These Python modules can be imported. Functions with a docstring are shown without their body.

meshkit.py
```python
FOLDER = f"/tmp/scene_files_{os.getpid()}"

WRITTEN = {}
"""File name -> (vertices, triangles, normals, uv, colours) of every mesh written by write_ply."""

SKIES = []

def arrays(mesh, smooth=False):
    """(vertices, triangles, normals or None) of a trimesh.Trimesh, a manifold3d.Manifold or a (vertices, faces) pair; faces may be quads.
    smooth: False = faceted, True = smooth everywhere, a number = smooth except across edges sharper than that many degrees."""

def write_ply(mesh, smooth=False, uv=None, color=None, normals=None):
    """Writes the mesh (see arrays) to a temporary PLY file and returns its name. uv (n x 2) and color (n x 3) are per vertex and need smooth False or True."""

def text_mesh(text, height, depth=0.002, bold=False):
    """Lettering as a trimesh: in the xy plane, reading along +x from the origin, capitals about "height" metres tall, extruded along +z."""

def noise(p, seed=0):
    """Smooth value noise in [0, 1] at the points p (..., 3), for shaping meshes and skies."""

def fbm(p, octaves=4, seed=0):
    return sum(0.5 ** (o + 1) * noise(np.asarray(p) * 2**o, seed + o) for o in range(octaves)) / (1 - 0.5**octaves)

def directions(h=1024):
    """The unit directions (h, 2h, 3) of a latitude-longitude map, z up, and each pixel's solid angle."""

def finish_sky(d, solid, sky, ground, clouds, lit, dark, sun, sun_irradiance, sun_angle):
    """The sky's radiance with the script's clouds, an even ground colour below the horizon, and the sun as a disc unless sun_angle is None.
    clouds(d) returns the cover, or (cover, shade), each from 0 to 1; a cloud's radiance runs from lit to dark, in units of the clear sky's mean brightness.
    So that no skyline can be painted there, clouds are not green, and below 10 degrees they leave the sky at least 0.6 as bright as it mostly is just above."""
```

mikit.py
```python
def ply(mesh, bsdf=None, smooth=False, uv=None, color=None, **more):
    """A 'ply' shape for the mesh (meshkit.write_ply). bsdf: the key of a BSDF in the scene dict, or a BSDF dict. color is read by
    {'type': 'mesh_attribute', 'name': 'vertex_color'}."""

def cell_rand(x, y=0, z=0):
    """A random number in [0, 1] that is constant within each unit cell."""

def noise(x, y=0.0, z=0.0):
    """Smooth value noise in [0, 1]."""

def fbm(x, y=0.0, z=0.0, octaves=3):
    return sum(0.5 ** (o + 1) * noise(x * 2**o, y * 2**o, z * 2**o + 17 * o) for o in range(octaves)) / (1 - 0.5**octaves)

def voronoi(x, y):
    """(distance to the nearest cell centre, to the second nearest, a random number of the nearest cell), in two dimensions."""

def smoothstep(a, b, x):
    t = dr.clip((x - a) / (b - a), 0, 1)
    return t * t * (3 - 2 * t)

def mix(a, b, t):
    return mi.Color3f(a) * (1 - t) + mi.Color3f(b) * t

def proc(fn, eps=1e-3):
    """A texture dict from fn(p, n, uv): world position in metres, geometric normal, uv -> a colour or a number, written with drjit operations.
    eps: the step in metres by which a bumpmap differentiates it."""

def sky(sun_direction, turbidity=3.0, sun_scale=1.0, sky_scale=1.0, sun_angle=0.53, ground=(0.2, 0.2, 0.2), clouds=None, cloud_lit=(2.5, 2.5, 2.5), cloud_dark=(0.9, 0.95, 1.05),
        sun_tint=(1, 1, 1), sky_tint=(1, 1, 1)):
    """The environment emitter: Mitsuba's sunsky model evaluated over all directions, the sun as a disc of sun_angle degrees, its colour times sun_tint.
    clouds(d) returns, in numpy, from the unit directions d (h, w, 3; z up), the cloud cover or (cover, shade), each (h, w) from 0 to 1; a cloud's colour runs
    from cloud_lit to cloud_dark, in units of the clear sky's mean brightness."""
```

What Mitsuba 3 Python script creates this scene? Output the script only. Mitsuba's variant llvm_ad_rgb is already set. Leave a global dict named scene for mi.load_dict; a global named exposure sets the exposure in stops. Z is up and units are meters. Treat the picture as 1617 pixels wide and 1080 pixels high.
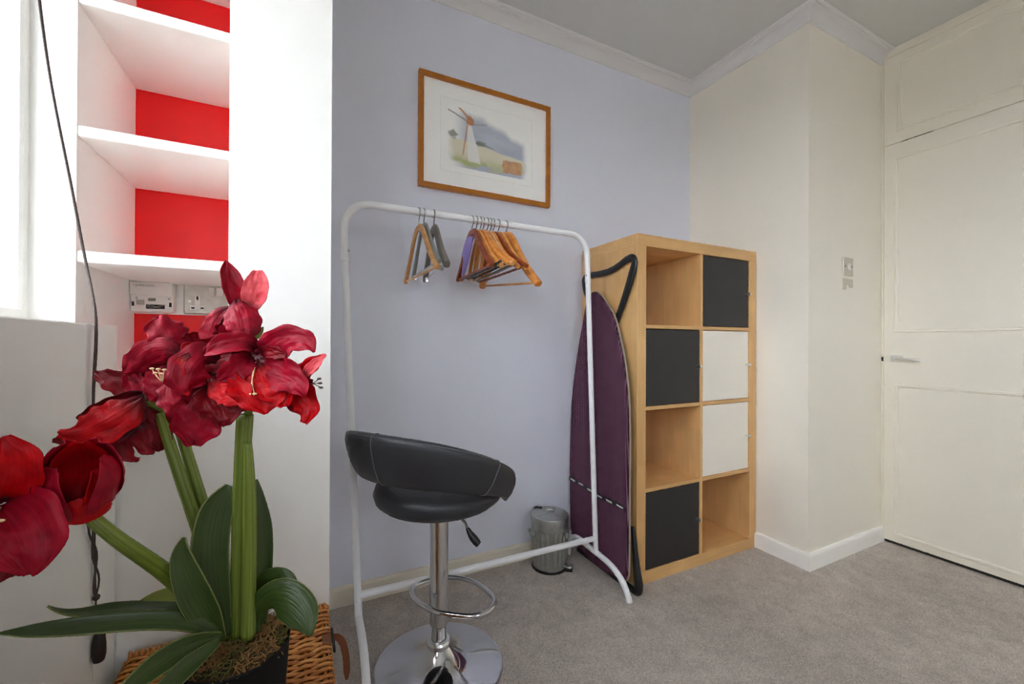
import math, random
import numpy as np
import trimesh
from scipy.interpolate import PchipInterpolator, CubicSpline
from shapely.geometry import Polygon, box as sbox
import drjit as dr
import mitsuba as mi
import mikit, meshkit
from mikit import proc, fbm, noise, smoothstep, mix

scene, labels = {}, {}
T = mi.ScalarTransform4f
rng = random.Random(7)

# ------------------------------------------------------------------ camera, sky, exposure
F, YAW, PIT, ROL = 658.185265, 0.462588, 0.003517, 0.004243
EYE = np.array([-2.052968, -1.750326, 1.021388])
_c, _s = math.cos(YAW), math.sin(YAW)
FW = np.array([_s * math.cos(PIT), _c * math.cos(PIT), math.sin(PIT)])
_r = np.array([_c, -_s, 0.0]); _u = np.cross(_r, FW)
RT = math.cos(ROL) * _r + math.sin(ROL) * _u
UP = np.cross(RT, FW)
scene['camera'] = {'type': 'perspective', 'fov': math.degrees(2 * math.atan(808.5 / F)), 'fov_axis': 'x', 'near_clip': 0.02, 'far_clip': 300.0,
                   'to_world': T().look_at(origin=EYE.tolist(), target=(EYE + FW).tolist(), up=UP.tolist())}
exposure = 3.85
scene['sky'] = mikit.sky((0.5, 0.4, 0.75), turbidity=4.0, sun_scale=0.0, sky_scale=1.0, ground=(0.30, 0.29, 0.27),
                         clouds=lambda d: (0.93 + 0 * d[..., 2], 0.15 + 0 * d[..., 2]), cloud_lit=(4.9, 5.15, 5.5), cloud_dark=(2.15, 2.3, 2.5))


def ray(x, y):
    return FW + (x - 808.5) / F * RT - (y - 540.0) / F * UP


def at(x, y, d):
    return EYE + d * ray(x, y)


def on(ax, val, x, y):
    r = ray(x, y)
    return EYE + (val - EYE[ax]) / r[ax] * r


def lin(r, g, b):
    return [float(c / 12.92 if c < 0.04045 else ((c + 0.055) / 1.055) ** 2.4) for c in (r / 255, g / 255, b / 255)]


# ------------------------------------------------------------------ materials
def rgb(c):
    return {'type': 'rgb', 'value': list(map(float, c))}


def pri(name, col, rough=0.5, bump=None, bscale=1.0, two=False, **kw):
    b = {'type': 'principled', 'base_color': col if isinstance(col, dict) else rgb(col), 'roughness': rough, **kw}
    if bump is not None:
        b = {'type': 'bumpmap', 'arbitrary': bump, 'scale': bscale, 'bsdf': b}
    scene[name] = {'type': 'twosided', 'bsdf': b} if two else b
    return name


def paint(c, amp=0.03, sc=1.3, spec=0.25):
    c = np.array(c)
    return proc(lambda p, n, uv: mi.Color3f(*[float(x) for x in c]) * (1 - amp + 2 * amp * fbm(p.x * sc, p.y * sc, p.z * sc, 3)))


plaster_bump = proc(lambda p, n, uv: fbm(p.x * 160, p.y * 160, p.z * 160, 2) * 0.00025, 2e-3)
pri('m_lavender', paint(lin(221, 224, 236)), 0.55, plaster_bump, 1.0)
pri('m_white', paint(lin(236, 235, 231)), 0.5, plaster_bump, 1.0)
pri('m_cream', paint(lin(233, 228, 215)), 0.5, plaster_bump, 1.0)
pri('m_ceiling', lin(206, 207, 205), 0.8)
pri('m_gloss_white', lin(238, 237, 232), 0.3)
pri('m_boxing', lin(218, 219, 215), 0.4)
pri('m_cornice', lin(218, 217, 216), 0.7)
pri('m_closet', lin(228, 222, 207), 0.35)
pri('m_skirting', lin(226, 219, 203), 0.4)
pri('m_red_paint', lin(228, 4, 10), 0.45)
pri('m_gap', lin(40, 36, 32), 0.8)


def carpet_fn(p, n, uv):
    big = fbm(p.x * 3.1, p.y * 3.1, 0.3, 3)
    mid = fbm(p.x * 24, p.y * 24, 5.0, 3)
    fine = noise(p.x * 420, p.y * 420, 2.0)
    t = 0.80 + 0.30 * (big - 0.5) + 0.22 * (mid - 0.5) + 0.5 * (fine - 0.5)
    return mi.Color3f(0.52, 0.462, 0.412) * t


pri('m_carpet', proc(carpet_fn), 0.95, proc(lambda p, n, uv: fbm(p.x * 300, p.y * 300, 1.0, 2) * 0.004 + fbm(p.x * 30, p.y * 30, 1.0, 2) * 0.006, 1.5e-3), 1.0, sheen=0.3)


def birch(axis):
    def fn(p, n, uv):
        q = [p.x, p.y, p.z]
        a = q.pop(axis)
        w = fbm(q[0] * 9, q[1] * 9, a * 2.0, 3)
        fine = fbm(q[0] * 130, q[1] * 130, a * 5, 2)
        fl = smoothstep(0.55, 0.8, noise(q[0] * 22, q[1] * 22, a * 9))
        c = mix(lin(218, 175, 118), lin(188, 139, 84), dr.clip(0.15 + 0.9 * (w - 0.3), 0, 1))
        return c * (0.92 + 0.16 * fine) * (1 + 0.06 * fl)
    return fn


pri('m_birch_v', proc(birch(2)), 0.38)
pri('m_birch_h', proc(birch(0)), 0.38)
pri('m_birch_d', proc(birch(1)), 0.38)
pri('m_black_door', lin(36, 35, 36), 0.42)
pri('m_white_door', lin(236, 230, 218), 0.4)
pri('m_shade', lin(150, 148, 144), 0.9, two=True)
pri('m_steel', [0.75, 0.75, 0.74], 0.25, metallic=1.0)
pri('m_hook', [0.30, 0.29, 0.28], 0.3, metallic=1.0)
pri('m_chrome', [0.66, 0.66, 0.67], 0.045, metallic=1.0)
pri('m_satin', [0.62, 0.59, 0.52], 0.35, metallic=1.0)
pri('m_rack', lin(238, 239, 241), 0.28)
pri('m_leather', lin(46, 47, 51), 0.40, proc(lambda p, n, uv: fbm(p.x * 420, p.y * 420, p.z * 420, 2) * 0.0006, 1e-3), 1.0)
pri('m_thread', lin(92, 94, 98), 0.7)
pri('m_black_plastic', lin(22, 22, 23), 0.35)
pri('m_plastic_white', lin(232, 228, 222), 0.35)
pri('m_plastic_grey', lin(176, 171, 160), 0.4)
pri('m_brushed_plate', proc(lambda p, n, uv: mix(lin(205, 200, 190), lin(176, 170, 158), fbm(p.x * 60, p.y * 60, p.z * 60, 3))), 0.4, metallic=0.55)
pri('m_dark', lin(18, 16, 15), 0.6)
pri('m_print_grey', lin(120, 116, 112), 0.6)
pri('m_galv', proc(lambda p, n, uv: mix([0.40, 0.42, 0.39], [0.58, 0.59, 0.55], fbm(p.x * 70, p.y * 70, p.z * 70, 3))), 0.33, metallic=0.9)


def hanger_wood(base, dark):
    return proc(lambda p, n, uv: mix(lin(*base), lin(*dark), dr.clip(1.5 * fbm(p.x * 90, p.y * 14, p.z * 60, 3) - 0.35, 0, 1)))


pri('m_hw_honey', hanger_wood((222, 152, 78), (184, 106, 40)), 0.3)
pri('m_hw_pale', hanger_wood((226, 178, 124), (196, 140, 84)), 0.35)
pri('m_hw_red', hanger_wood((150, 68, 30), (112, 42, 18)), 0.3)
pri('m_hw_tan', hanger_wood((206, 154, 98), (176, 122, 70)), 0.35)
pri('m_hang_silver', lin(150, 156, 152), 0.28, metallic=0.6)
pri('m_hang_taupe', lin(112, 106, 98), 0.4, metallic=0.2)
pri('m_lilac', lin(158, 140, 208), 0.8, sheen=0.6)
pri('m_frame_wood', proc(lambda p, n, uv: mix(lin(190, 120, 36), lin(160, 92, 20), fbm(p.x * 14, p.y * 60, p.z * 14, 3))), 0.38)
pri('m_mount', lin(250, 250, 247), 0.8)


def print_fn(p, n, uv):
    """A plain watercolour landscape: grey-blue sky wash, olive grass, ochre bank."""
    u, v = uv.x, uv.y
    w = 0.10 * (fbm(u * 5, v * 5, 3.0, 3) - 0.5)
    paper = mi.Color3f(*lin(250, 250, 247))
    skyc = mix(lin(196, 201, 214), lin(168, 176, 192), fbm(u * 4, v * 7, 1.0, 3))
    edge = smoothstep(0.0, 0.10, u + w) * smoothstep(1.0, 0.90, u + w)
    top = 0.92 - 0.28 * smoothstep(0.35, 0.95, u) + 0.10 * (fbm(u * 7, 4.0, 2.0, 2) - 0.5)
    c = mix(paper, skyc, 0.95 * edge * smoothstep(top + 0.06, top - 0.10, v + w) * smoothstep(0.05, 0.3, u))
    land = 0.46 - 0.14 * smoothstep(0.2, 1.0, u) + 0.03 * (fbm(u * 9, 1.0, 7.0, 2) - 0.5)
    lm = smoothstep(land + 0.015, land - 0.015, v) * edge * smoothstep(0.02, 0.10, v - 0.03 + w)
    lc = mix(lin(226, 221, 200), lin(186, 190, 140), smoothstep(0.30, 0.08, v) * fbm(u * 9, v * 9, 5.0, 3) * 1.6)
    c = mix(c, lc, lm)
    ridge = smoothstep(0.035, 0.0, dr.abs(v - (land + 0.02))) * smoothstep(0.30, 0.36, u) * smoothstep(0.62, 0.5, u)
    c = mix(c, lin(128, 134, 138), 0.7 * ridge)
    for (bu, bv, ru, rv, col, k) in ((0.07, 0.53, 0.07, 0.09, (120, 128, 108), 0.8), (0.40, 0.47, 0.08, 0.06, (118, 126, 112), 0.8), (0.28, 0.08, 0.16, 0.07, (176, 186, 96), 0.7), (0.60, 0.06, 0.14, 0.05, (196, 196, 120), 0.6)):
        r = dr.sqrt(dr.square((u - bu) / ru) + dr.square((v - bv) / rv)) + 0.6 * (fbm(u * 24, v * 24, 9.0, 2) - 0.5)
        c = mix(c, lin(*col), k * smoothstep(1.0, 0.45, r))
    # ochre haystacks
    r = dr.maximum(dr.abs(u - 0.80) / 0.135, dr.abs(v - 0.17) / 0.125) + 0.30 * (fbm(u * 18, v * 18, 2.0, 2) - 0.5)
    c = mix(c, mix(lin(226, 176, 122), lin(180, 112, 62), fbm(u * 70, v * 16, 1.0, 2)), 0.85 * smoothstep(1.0, 0.85, r))
    # a pale birch with an ochre crown and two bare boughs
    tr = smoothstep(1.0, 0.7, dr.abs(u - 0.25 + 0.10 * v - 0.09) / (0.030 + 0.055 * smoothstep(0.8, 0.15, v))) * smoothstep(0.10, 0.14, v) * smoothstep(0.86, 0.80, v)
    c = mix(c, lin(240, 238, 236), 0.85 * tr)
    c = mix(c, lin(190, 128, 66), 0.7 * smoothstep(0.014, 0.004, dr.abs(u - 0.19 - 0.10 * (v - 0.2))) * smoothstep(0.18, 0.24, v) * smoothstep(0.84, 0.78, v))
    for (u0, v0, u1, v1, wd, col) in ((0.25, 0.80, 0.03, 0.92, 0.018, (150, 140, 132)), (0.30, 0.76, 0.47, 0.82, 0.016, (168, 164, 162)), (0.27, 0.84, 0.15, 1.0, 0.022, (186, 110, 34))):
        du, dv = u1 - u0, v1 - v0
        q = dr.clip(((u - u0) * du + (v - v0) * dv) / (du * du + dv * dv), 0, 1)
        d = dr.sqrt(dr.square(u - u0 - q * du) + dr.square(v - v0 - q * dv)) + 0.008 * (fbm(u * 60, v * 60, 1.0, 2) - 0.5)
        c = mix(c, lin(*col), 0.75 * smoothstep(wd, wd * 0.4, d))
    r = dr.sqrt(dr.square((u - 0.275) / 0.055) + dr.square((v - 0.82) / 0.10)) + 0.5 * (fbm(u * 30, v * 30, 4.0, 2) - 0.5)
    c = mix(c, mix(lin(206, 136, 52), lin(168, 96, 26), fbm(u * 40, v * 40, 2.0, 2)), 0.9 * smoothstep(1.0, 0.7, r))
    return c


pri('m_print', proc(print_fn), 0.8)
scene['m_glass'] = {'type': 'thindielectric', 'int_ior': 1.5}


def cover_fn(p, n, uv):
    a, b = uv.x / 0.0072, uv.y / 0.0072
    fa, fb = a - dr.floor(a) - 0.5, b - dr.floor(b) - 0.5
    d = dr.sqrt(fa * fa + fb * fb)
    stripe = mikit.cell_rand(dr.floor(a), 3.0, 1.0)
    size = 0.10 + 0.16 * stripe
    c = mix(lin(58, 10, 34), lin(38, 6, 24), mikit.cell_rand(dr.floor(a), 7.0, 2.0))
    return mix(c, lin(192, 142, 172), 0.85 * smoothstep(size + 0.1, size - 0.05, d))


pri('m_cover', proc(cover_fn), 0.8, specular=0.2)
pri('m_cover_back', lin(150, 138, 120), 0.8)
pri('m_pot', lin(8, 8, 9), 0.6, specular=0.2)
pri('m_cord', lin(62, 50, 46), 0.6)
pri('m_wood_bob', lin(34, 24, 20), 0.5)
pri('m_strap', lin(110, 62, 34), 0.55)


def petal_mat(c1, c2, c3):
    def fn(p, n, uv):
        u, v = uv.x, uv.y
        vein = noise(u * 26 + 0.6 * noise(u * 9, v * 5, 1.0), v * 2.2, 4.0)
        blotch = fbm(p.x * 55, p.y * 55, p.z * 55, 3)
        c = mix(lin(*c1), lin(*c2), dr.clip(1.5 * blotch - 0.35, 0, 1))
        c = c * (0.88 + 0.24 * vein)
        rib = smoothstep(0.07, 0.0, dr.abs(u)) * smoothstep(0.9, 0.3, v)
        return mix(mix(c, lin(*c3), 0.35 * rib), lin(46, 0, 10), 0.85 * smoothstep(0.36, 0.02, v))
    return proc(fn)


vb = proc(lambda p, n, uv: noise(uv.x * 22, uv.y * 3, 4.0) * 0.0012 + fbm(p.x * 240, p.y * 240, p.z * 240, 2) * 0.0010, 1e-3)
pri('m_petal_scarlet', petal_mat((196, 0, 12), (150, 0, 12), (206, 24, 30)), 0.5, vb, 0.6, specular=0.25)
pri('m_petal_crimson', petal_mat((158, 4, 36), (118, 2, 26), (176, 34, 60)), 0.5, vb, 0.6, sheen=0.25, sheen_tint=0.8, specular=0.25)
pri('m_petal_wine', petal_mat((122, 0, 16), (88, 0, 12), (130, 10, 22)), 0.5, vb, 0.6, specular=0.25)
pri('m_petal_salmon', petal_mat((232, 92, 98), (206, 44, 60), (240, 130, 130)), 0.5, vb, 1.0, sheen=0.6, sheen_tint=0.4)
pri('m_stamen', lin(226, 196, 150), 0.6)
pri('m_anther_dark', lin(66, 50, 40), 0.7)


def leaf_mat(c1, c2, edge):
    def fn(p, n, uv):
        u, v = uv.x, uv.y
        streak = noise(u * 16, v * 2.5, 2.0)
        c = mix(lin(*c1), lin(*c2), dr.clip(0.5 * streak + 0.6 * fbm(p.x * 16, p.y * 16, p.z * 16, 2) - 0.1, 0, 1))
        return mix(c, lin(*edge), 0.8 * smoothstep(0.94, 0.99, dr.abs(u)))
    return proc(fn)


pri('m_leaf', leaf_mat((36, 52, 18), (62, 82, 30), (120, 128, 70)), 0.38, proc(lambda p, n, uv: noise(uv.x * 24, uv.y * 2, 2.0) * 0.0008, 1e-3), 1.0, sheen=0.2)
pri('m_leaf_pale', leaf_mat((112, 126, 48), (142, 148, 72), (176, 178, 112)), 0.45)
pri('m_stem', proc(lambda p, n, uv: mix(lin(78, 96, 24), lin(126, 140, 58), dr.clip(noise(uv.x * 14, uv.y * 3, 1.0) * 0.9 + 0.1 * fbm(p.x * 40, p.y * 40, p.z * 9, 2), 0, 1))), 0.42)
pri('m_fibre', proc(lambda p, n, uv: mix(lin(136, 100, 58), lin(92, 86, 42), smoothstep(0.4, 0.6, fbm(p.x * 50, p.y * 50, p.z * 50, 2)))), 0.9)
pri('m_moss', proc(lambda p, n, uv: mix(lin(78, 56, 32), lin(50, 48, 22), smoothstep(0.4, 0.6, fbm(p.x * 60, p.y * 60, p.z * 60, 2)))), 0.9)


def wicker(c1, c2):
    return proc(lambda p, n, uv: mix(lin(*c1), lin(*c2), dr.clip(1.7 * fbm(p.x * 70, p.y * 500, p.z * 160, 3) - 0.35, 0, 1)))


pri('m_wick_a', wicker((206, 138, 66), (160, 92, 36)), 0.42)
pri('m_wick_b', wicker((186, 116, 50), (138, 76, 28)), 0.42)
pri('m_wick_c', wicker((222, 160, 88), (178, 112, 50)), 0.42)
pri('m_wick_dark', lin(70, 40, 20), 0.7)


# ------------------------------------------------------------------ mesh helpers
_n = {}


def key(base):
    k = _n.get(base, 0)
    _n[base] = k + 1
    return base if k == 0 else f'{base}_{k:03d}'


def put(name, mesh, m, parent=None, smooth=30, uv=None, label=None):
    k = key(name if parent is None else parent + '__' + name)
    if not isinstance(mesh, tuple) and mesh.volume < 0:
        mesh.faces = np.array(mesh.faces)[:, ::-1]
    scene[k] = mikit.ply(mesh, m, smooth=smooth, uv=uv)
    if label:
        labels.setdefault(k, {})['label'] = label
    return k


def thing(name, label, cat, group=None):
    k = key(name)
    labels[k] = {'label': label, 'category': cat}
    if group:
        labels[k]['group'] = group
    return k


def single(name, mesh, m, label, cat, group=None, smooth=30, uv=None):
    k = put(name, mesh, m, None, smooth, uv)
    labels[k] = {'label': label, 'category': cat}
    if group:
        labels[k]['group'] = group
    return k


def struct(name, mesh, m, label=None, smooth=30):
    k = put(name, mesh, m, None, smooth)
    labels[k] = {'kind': 'structure'}
    if label:
        labels[k]['label'] = label
    return k


def cbox(x0, x1, y0, y1, z0, z1, c=0.0):
    x0, x1 = min(x0, x1), max(x0, x1); y0, y1 = min(y0, y1), max(y0, y1); z0, z1 = min(z0, z1), max(z0, z1)
    if c <= 0:
        m = trimesh.creation.box((x1 - x0, y1 - y0, z1 - z0))
        m.apply_translation(((x0 + x1) / 2, (y0 + y1) / 2, (z0 + z1) / 2))
        return m
    pts = []
    for sx, X in ((1, x0), (-1, x1)):
        for sy, Y in ((1, y0), (-1, y1)):
            for sz, Z in ((1, z0), (-1, z1)):
                pts += [(X + sx * c, Y + sy * c, Z), (X + sx * c, Y, Z + sz * c), (X, Y + sy * c, Z + sz * c)]
    return trimesh.Trimesh(np.array(pts), process=False).convex_hull


def cat(*ms):
    return trimesh.util.concatenate([m for m in ms])


def spline(pts, n):
    p = np.asarray(pts, float)
    if len(p) == 2:
        return p[0] + np.linspace(0, 1, n)[:, None] * (p[1] - p[0])
    t = np.r_[0, np.cumsum(np.linalg.norm(np.diff(p, axis=0), axis=1) ** 0.7 + 1e-9)]
    return CubicSpline(t / t[-1], p)(np.linspace(0, 1, n))


def frames(p, closed=False):
    p = np.asarray(p, float)
    if closed:
        t = np.roll(p, -1, 0) - np.roll(p, 1, 0)
    else:
        t = np.gradient(p, axis=0)
    t /= np.linalg.norm(t, axis=1, keepdims=True) + 1e-12
    a = np.cross(t[0], [0, 0, 1.0] if abs(t[0][2]) < 0.9 else [1.0, 0, 0]); a /= np.linalg.norm(a)
    A = [a]
    for i in range(1, len(p)):
        a = A[-1] - t[i] * (A[-1] @ t[i]); a /= np.linalg.norm(a) + 1e-12
        A.append(a)
    A = np.array(A)
    return t, A, np.cross(t, A)


def sweep(pts, r, sides=14, closed=False, section=None, uv=False):
    """A tube along pts; r a number or one per point; section: optional (k,2) cross-section in units of r."""
    p = np.asarray(pts, float)
    n = len(p)
    rr = np.broadcast_to(np.asarray(r, float), (n,))
    t, A, B = frames(p, closed)
    if section is None:
        ang = np.arange(sides) * 2 * np.pi / sides
        section = np.stack([np.cos(ang), np.sin(ang)], 1)
    k = len(section)
    v = p[:, None] + rr[:, None, None] * (section[None, :, :1] * A[:, None] + section[None, :, 1:] * B[:, None])
    v = v.reshape(-1, 3)
    m = n if closed else n - 1
    i, j = np.meshgrid(np.arange(m), np.arange(k), indexing='ij')
    a, b = i * k + j, i * k + (j + 1) % k
    c, d = ((i + 1) % n) * k + (j + 1) % k, ((i + 1) % n) * k + j
    f = [np.stack([a, b, c], -1).reshape(-1, 3), np.stack([a, c, d], -1).reshape(-1, 3)]
    if not closed:
        v = np.vstack([v, p[:1], p[-1:]])
        j = np.arange(k)
        f.append(np.stack([(j + 1) % k, j, np.full(k, n * k)], -1))
        f.append(np.stack([(n - 1) * k + j, (n - 1) * k + (j + 1) % k, np.full(k, n * k + 1)], -1))
    return trimesh.Trimesh(v, np.vstack(f), process=False)


def lathe(profile, x, y, z=0.0, sections=64):
    m = trimesh.creation.revolve(np.asarray(profile, float), sections=sections)
    m.apply_translation((x, y, z))
    return m


def slab(poly, a, b, axis):
    """Polygon extruded from a to b along the axis; its coordinates are the two other axes in order (x: y,z; y: x,z; z: x,y)."""
    m = trimesh.creation.extrude_polygon(poly, b - a, engine='earcut')
    v = m.vertices
    if axis == 2:
        m.vertices = np.c_[v[:, 0], v[:, 1], v[:, 2] + a]
    elif axis == 0:
        m.vertices = np.c_[v[:, 2] + a, v[:, 0], v[:, 1]]
    else:
        m.vertices = np.c_[v[:, 0], v[:, 2] + a, v[:, 1]]
        m.invert()
    m.fix_normals()
    return m


def extrude_profile(prof, p0, p1, out, m0=0.0, m1=0.0):
    """A moulding: prof (k,2) of (out, up), closed, swept from p0 to p1; ends mitred: m0, m1 = run along the path per unit of out."""
    p0, p1, out = np.array(p0, float), np.array(p1, float), np.array(out, float)
    d = (p1 - p0) / np.linalg.norm(p1 - p0)
    prof = np.asarray(prof, float)
    a = p0 + prof[:, :1] * out + prof[:, 1:] * np.array([0, 0, 1.0]) + prof[:, :1] * m0 * d
    b = p1 + prof[:, :1] * out + prof[:, 1:] * np.array([0, 0, 1.0]) - prof[:, :1] * m1 * d
    k = len(prof)
    v = np.vstack([a, b])
    j = np.arange(k)
    f = np.vstack([np.stack([j, (j + 1) % k, k + (j + 1) % k], -1), np.stack([j, k + (j + 1) % k, k + j], -1)])
    poly = Polygon(prof)
    _, tri = trimesh.creation.triangulate_polygon(poly, engine='earcut')
    tv = trimesh.creation.triangulate_polygon(poly, engine='earcut')
    idx = np.array([np.argmin(((prof - q) ** 2).sum(1)) for q in tv[0]])
    f = np.vstack([f, idx[tv[1]], idx[tv[1]][:, ::-1] + k])
    m = trimesh.Trimesh(v, f, process=False)
    m.fix_normals()
    return m


# ------------------------------------------------------------------ the room
XL, XP0, XP1, YA, CEIL = -2.441, -2.2, -1.997, -0.675, 2.552      # alcove side, pier edges, pier front, ceiling
XW, YW, XC = 0.0, -0.6555, 0.664                                   # projecting corner on the right, closet plane
YB = -4.0
struct('floor', cbox(-2.7, 0.9, YB - 0.1, 0.1, -0.1, 0.0), 'm_carpet')
struct('ceiling', cbox(-2.7, 0.9, YB - 0.1, 0.1, CEIL, CEIL + 0.1), 'm_ceiling')
struct('wall_back', cbox(XP1 - 0.1, XW + 0.05, 0.0, 0.12, 0, CEIL), 'm_lavender')
struct('wall_right', slab(Polygon([(XW, YW), (0.9, YW), (0.9, 0.12), (XW, 0.12)]), 0, CEIL, 2), 'm_cream')
struct('wall_pier', cbox(XP0, XP1, YA, 0.1, 0, CEIL), 'm_white')
put('low_boxing', cbox(-2.60, XP0 + 0.001, YA, -0.30, 0, 0.865), 'm_white', 'wall_pier')
struct('wall_alcove', cbox(XL - 0.1, XP0, -0.37, -0.30, 0.86, CEIL), 'm_red_paint')
put('white_strip', cbox(XL, XP0, -0.3725, -0.365, 1.0935, 1.185), 'm_white', 'wall_alcove')
# left wall: end piece beside the alcove, wall over, under and beyond the windows
WY0, WZ0, WZ1 = YA, 1.052, 2.33
WINS = [(WY0, -1.40), (-1.46, -3.30)]
struct('wall_left', cat(cbox(-2.75, XL, WY0, -0.25, 0, CEIL), cbox(-2.75, XL, YB, WY0, WZ1, CEIL), cbox(-2.75, XL, YB, WY0, 0, WZ0 - 0.01), cbox(-2.75, XL, YB, WINS[1][1], WZ0 - 0.01, WZ1),
                        cbox(-2.75, XL, WINS[1][0], WINS[0][1], WZ0 - 0.01, WZ1)), 'm_white', smooth=False)
RW = (-1.75, -0.95, 1.25, 2.1)
struct('wall_rear', cat(cbox(-2.75, RW[0], YB - 0.1, YB, 0, CEIL), cbox(RW[1], 0.9, YB - 0.1, YB, 0, CEIL), cbox(RW[0], RW[1], YB - 0.1, YB, 0, RW[2]), cbox(RW[0], RW[1], YB - 0.1, YB, RW[3], CEIL)), 'm_lavender', smooth=False)
struct('wall_closet', cbox(XC + 0.02, 0.9, YB, YW + 0.02, 0, CEIL), 'm_closet')

# boxing panel under the window: two boards with rounded outer corner
r = 0.013
arc = [(YA - 0.008 - r + r * math.cos(a), WZ0 - r + r * math.sin(a)) for a in np.linspace(0, math.pi / 2, 7)]
struct('trim_1', slab(Polygon([(YA - 0.008, 0.0)] + arc + [(-0.7745, WZ0), (-0.7745, 0.0)]), XL - 0.005, -2.379, 0), 'm_boxing', 'white boxing board with a rounded top corner beside the alcove')
struct('trim_2', cbox(-2.70, -2.378, -3.75, -0.7765, 0.0, WZ0, 0.002), 'm_boxing', 'white boxing panel under the window')

# windows: white frames with glass
def window(name, flat, u0, u1, z0, z1, d0, d1, mull, t0=0.05):
    def bx(a, b, c, d):
        return cbox(d0, d1, a, b, c, d, 0.004) if flat == 'x' else cbox(a, b, d0, d1, c, d, 0.004)
    W = struct(name, cat(bx(u0, u0 + 0.05, z0, z1), bx(u1 - t0, u1, z0, z1), bx(u0, u1, z0, z0 + 0.03), bx(u0, u1, z1 - 0.05, z1), *[bx(m - 0.03, m + 0.03, z0, z1) for m in mull]), 'm_gloss_white')
    edges = [u0 + 0.05] + [q for m in mull for q in (m - 0.03, m + 0.03)] + [u1 - t0]
    for a, b in zip(edges[::2], edges[1::2]):
        dm = (d0 + d1) / 2
        q = [(a, z0 + 0.03), (b, z0 + 0.03), (b, z1 - 0.05), (a, z1 - 0.05)]
        v = np.array([(dm, u, z) if flat == 'x' else (u, dm, z) for u, z in q])
        scene[key(W + '__pane')] = mikit.ply((v, np.array([[0, 1, 2], [0, 2, 3]])), 'm_glass')


window('window_1', 'x', WINS[0][1], WY0 + 0.02, WZ0, WZ1, -2.565, -2.505, (), 0.04)
window('window_2', 'x', WINS[1][1], WINS[1][0], WZ0, WZ1, -2.565, -2.505, (-2.66,))
window('window_3', 'y', RW[0], RW[1], RW[2], RW[3], YB - 0.09, YB - 0.03, ())

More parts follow.
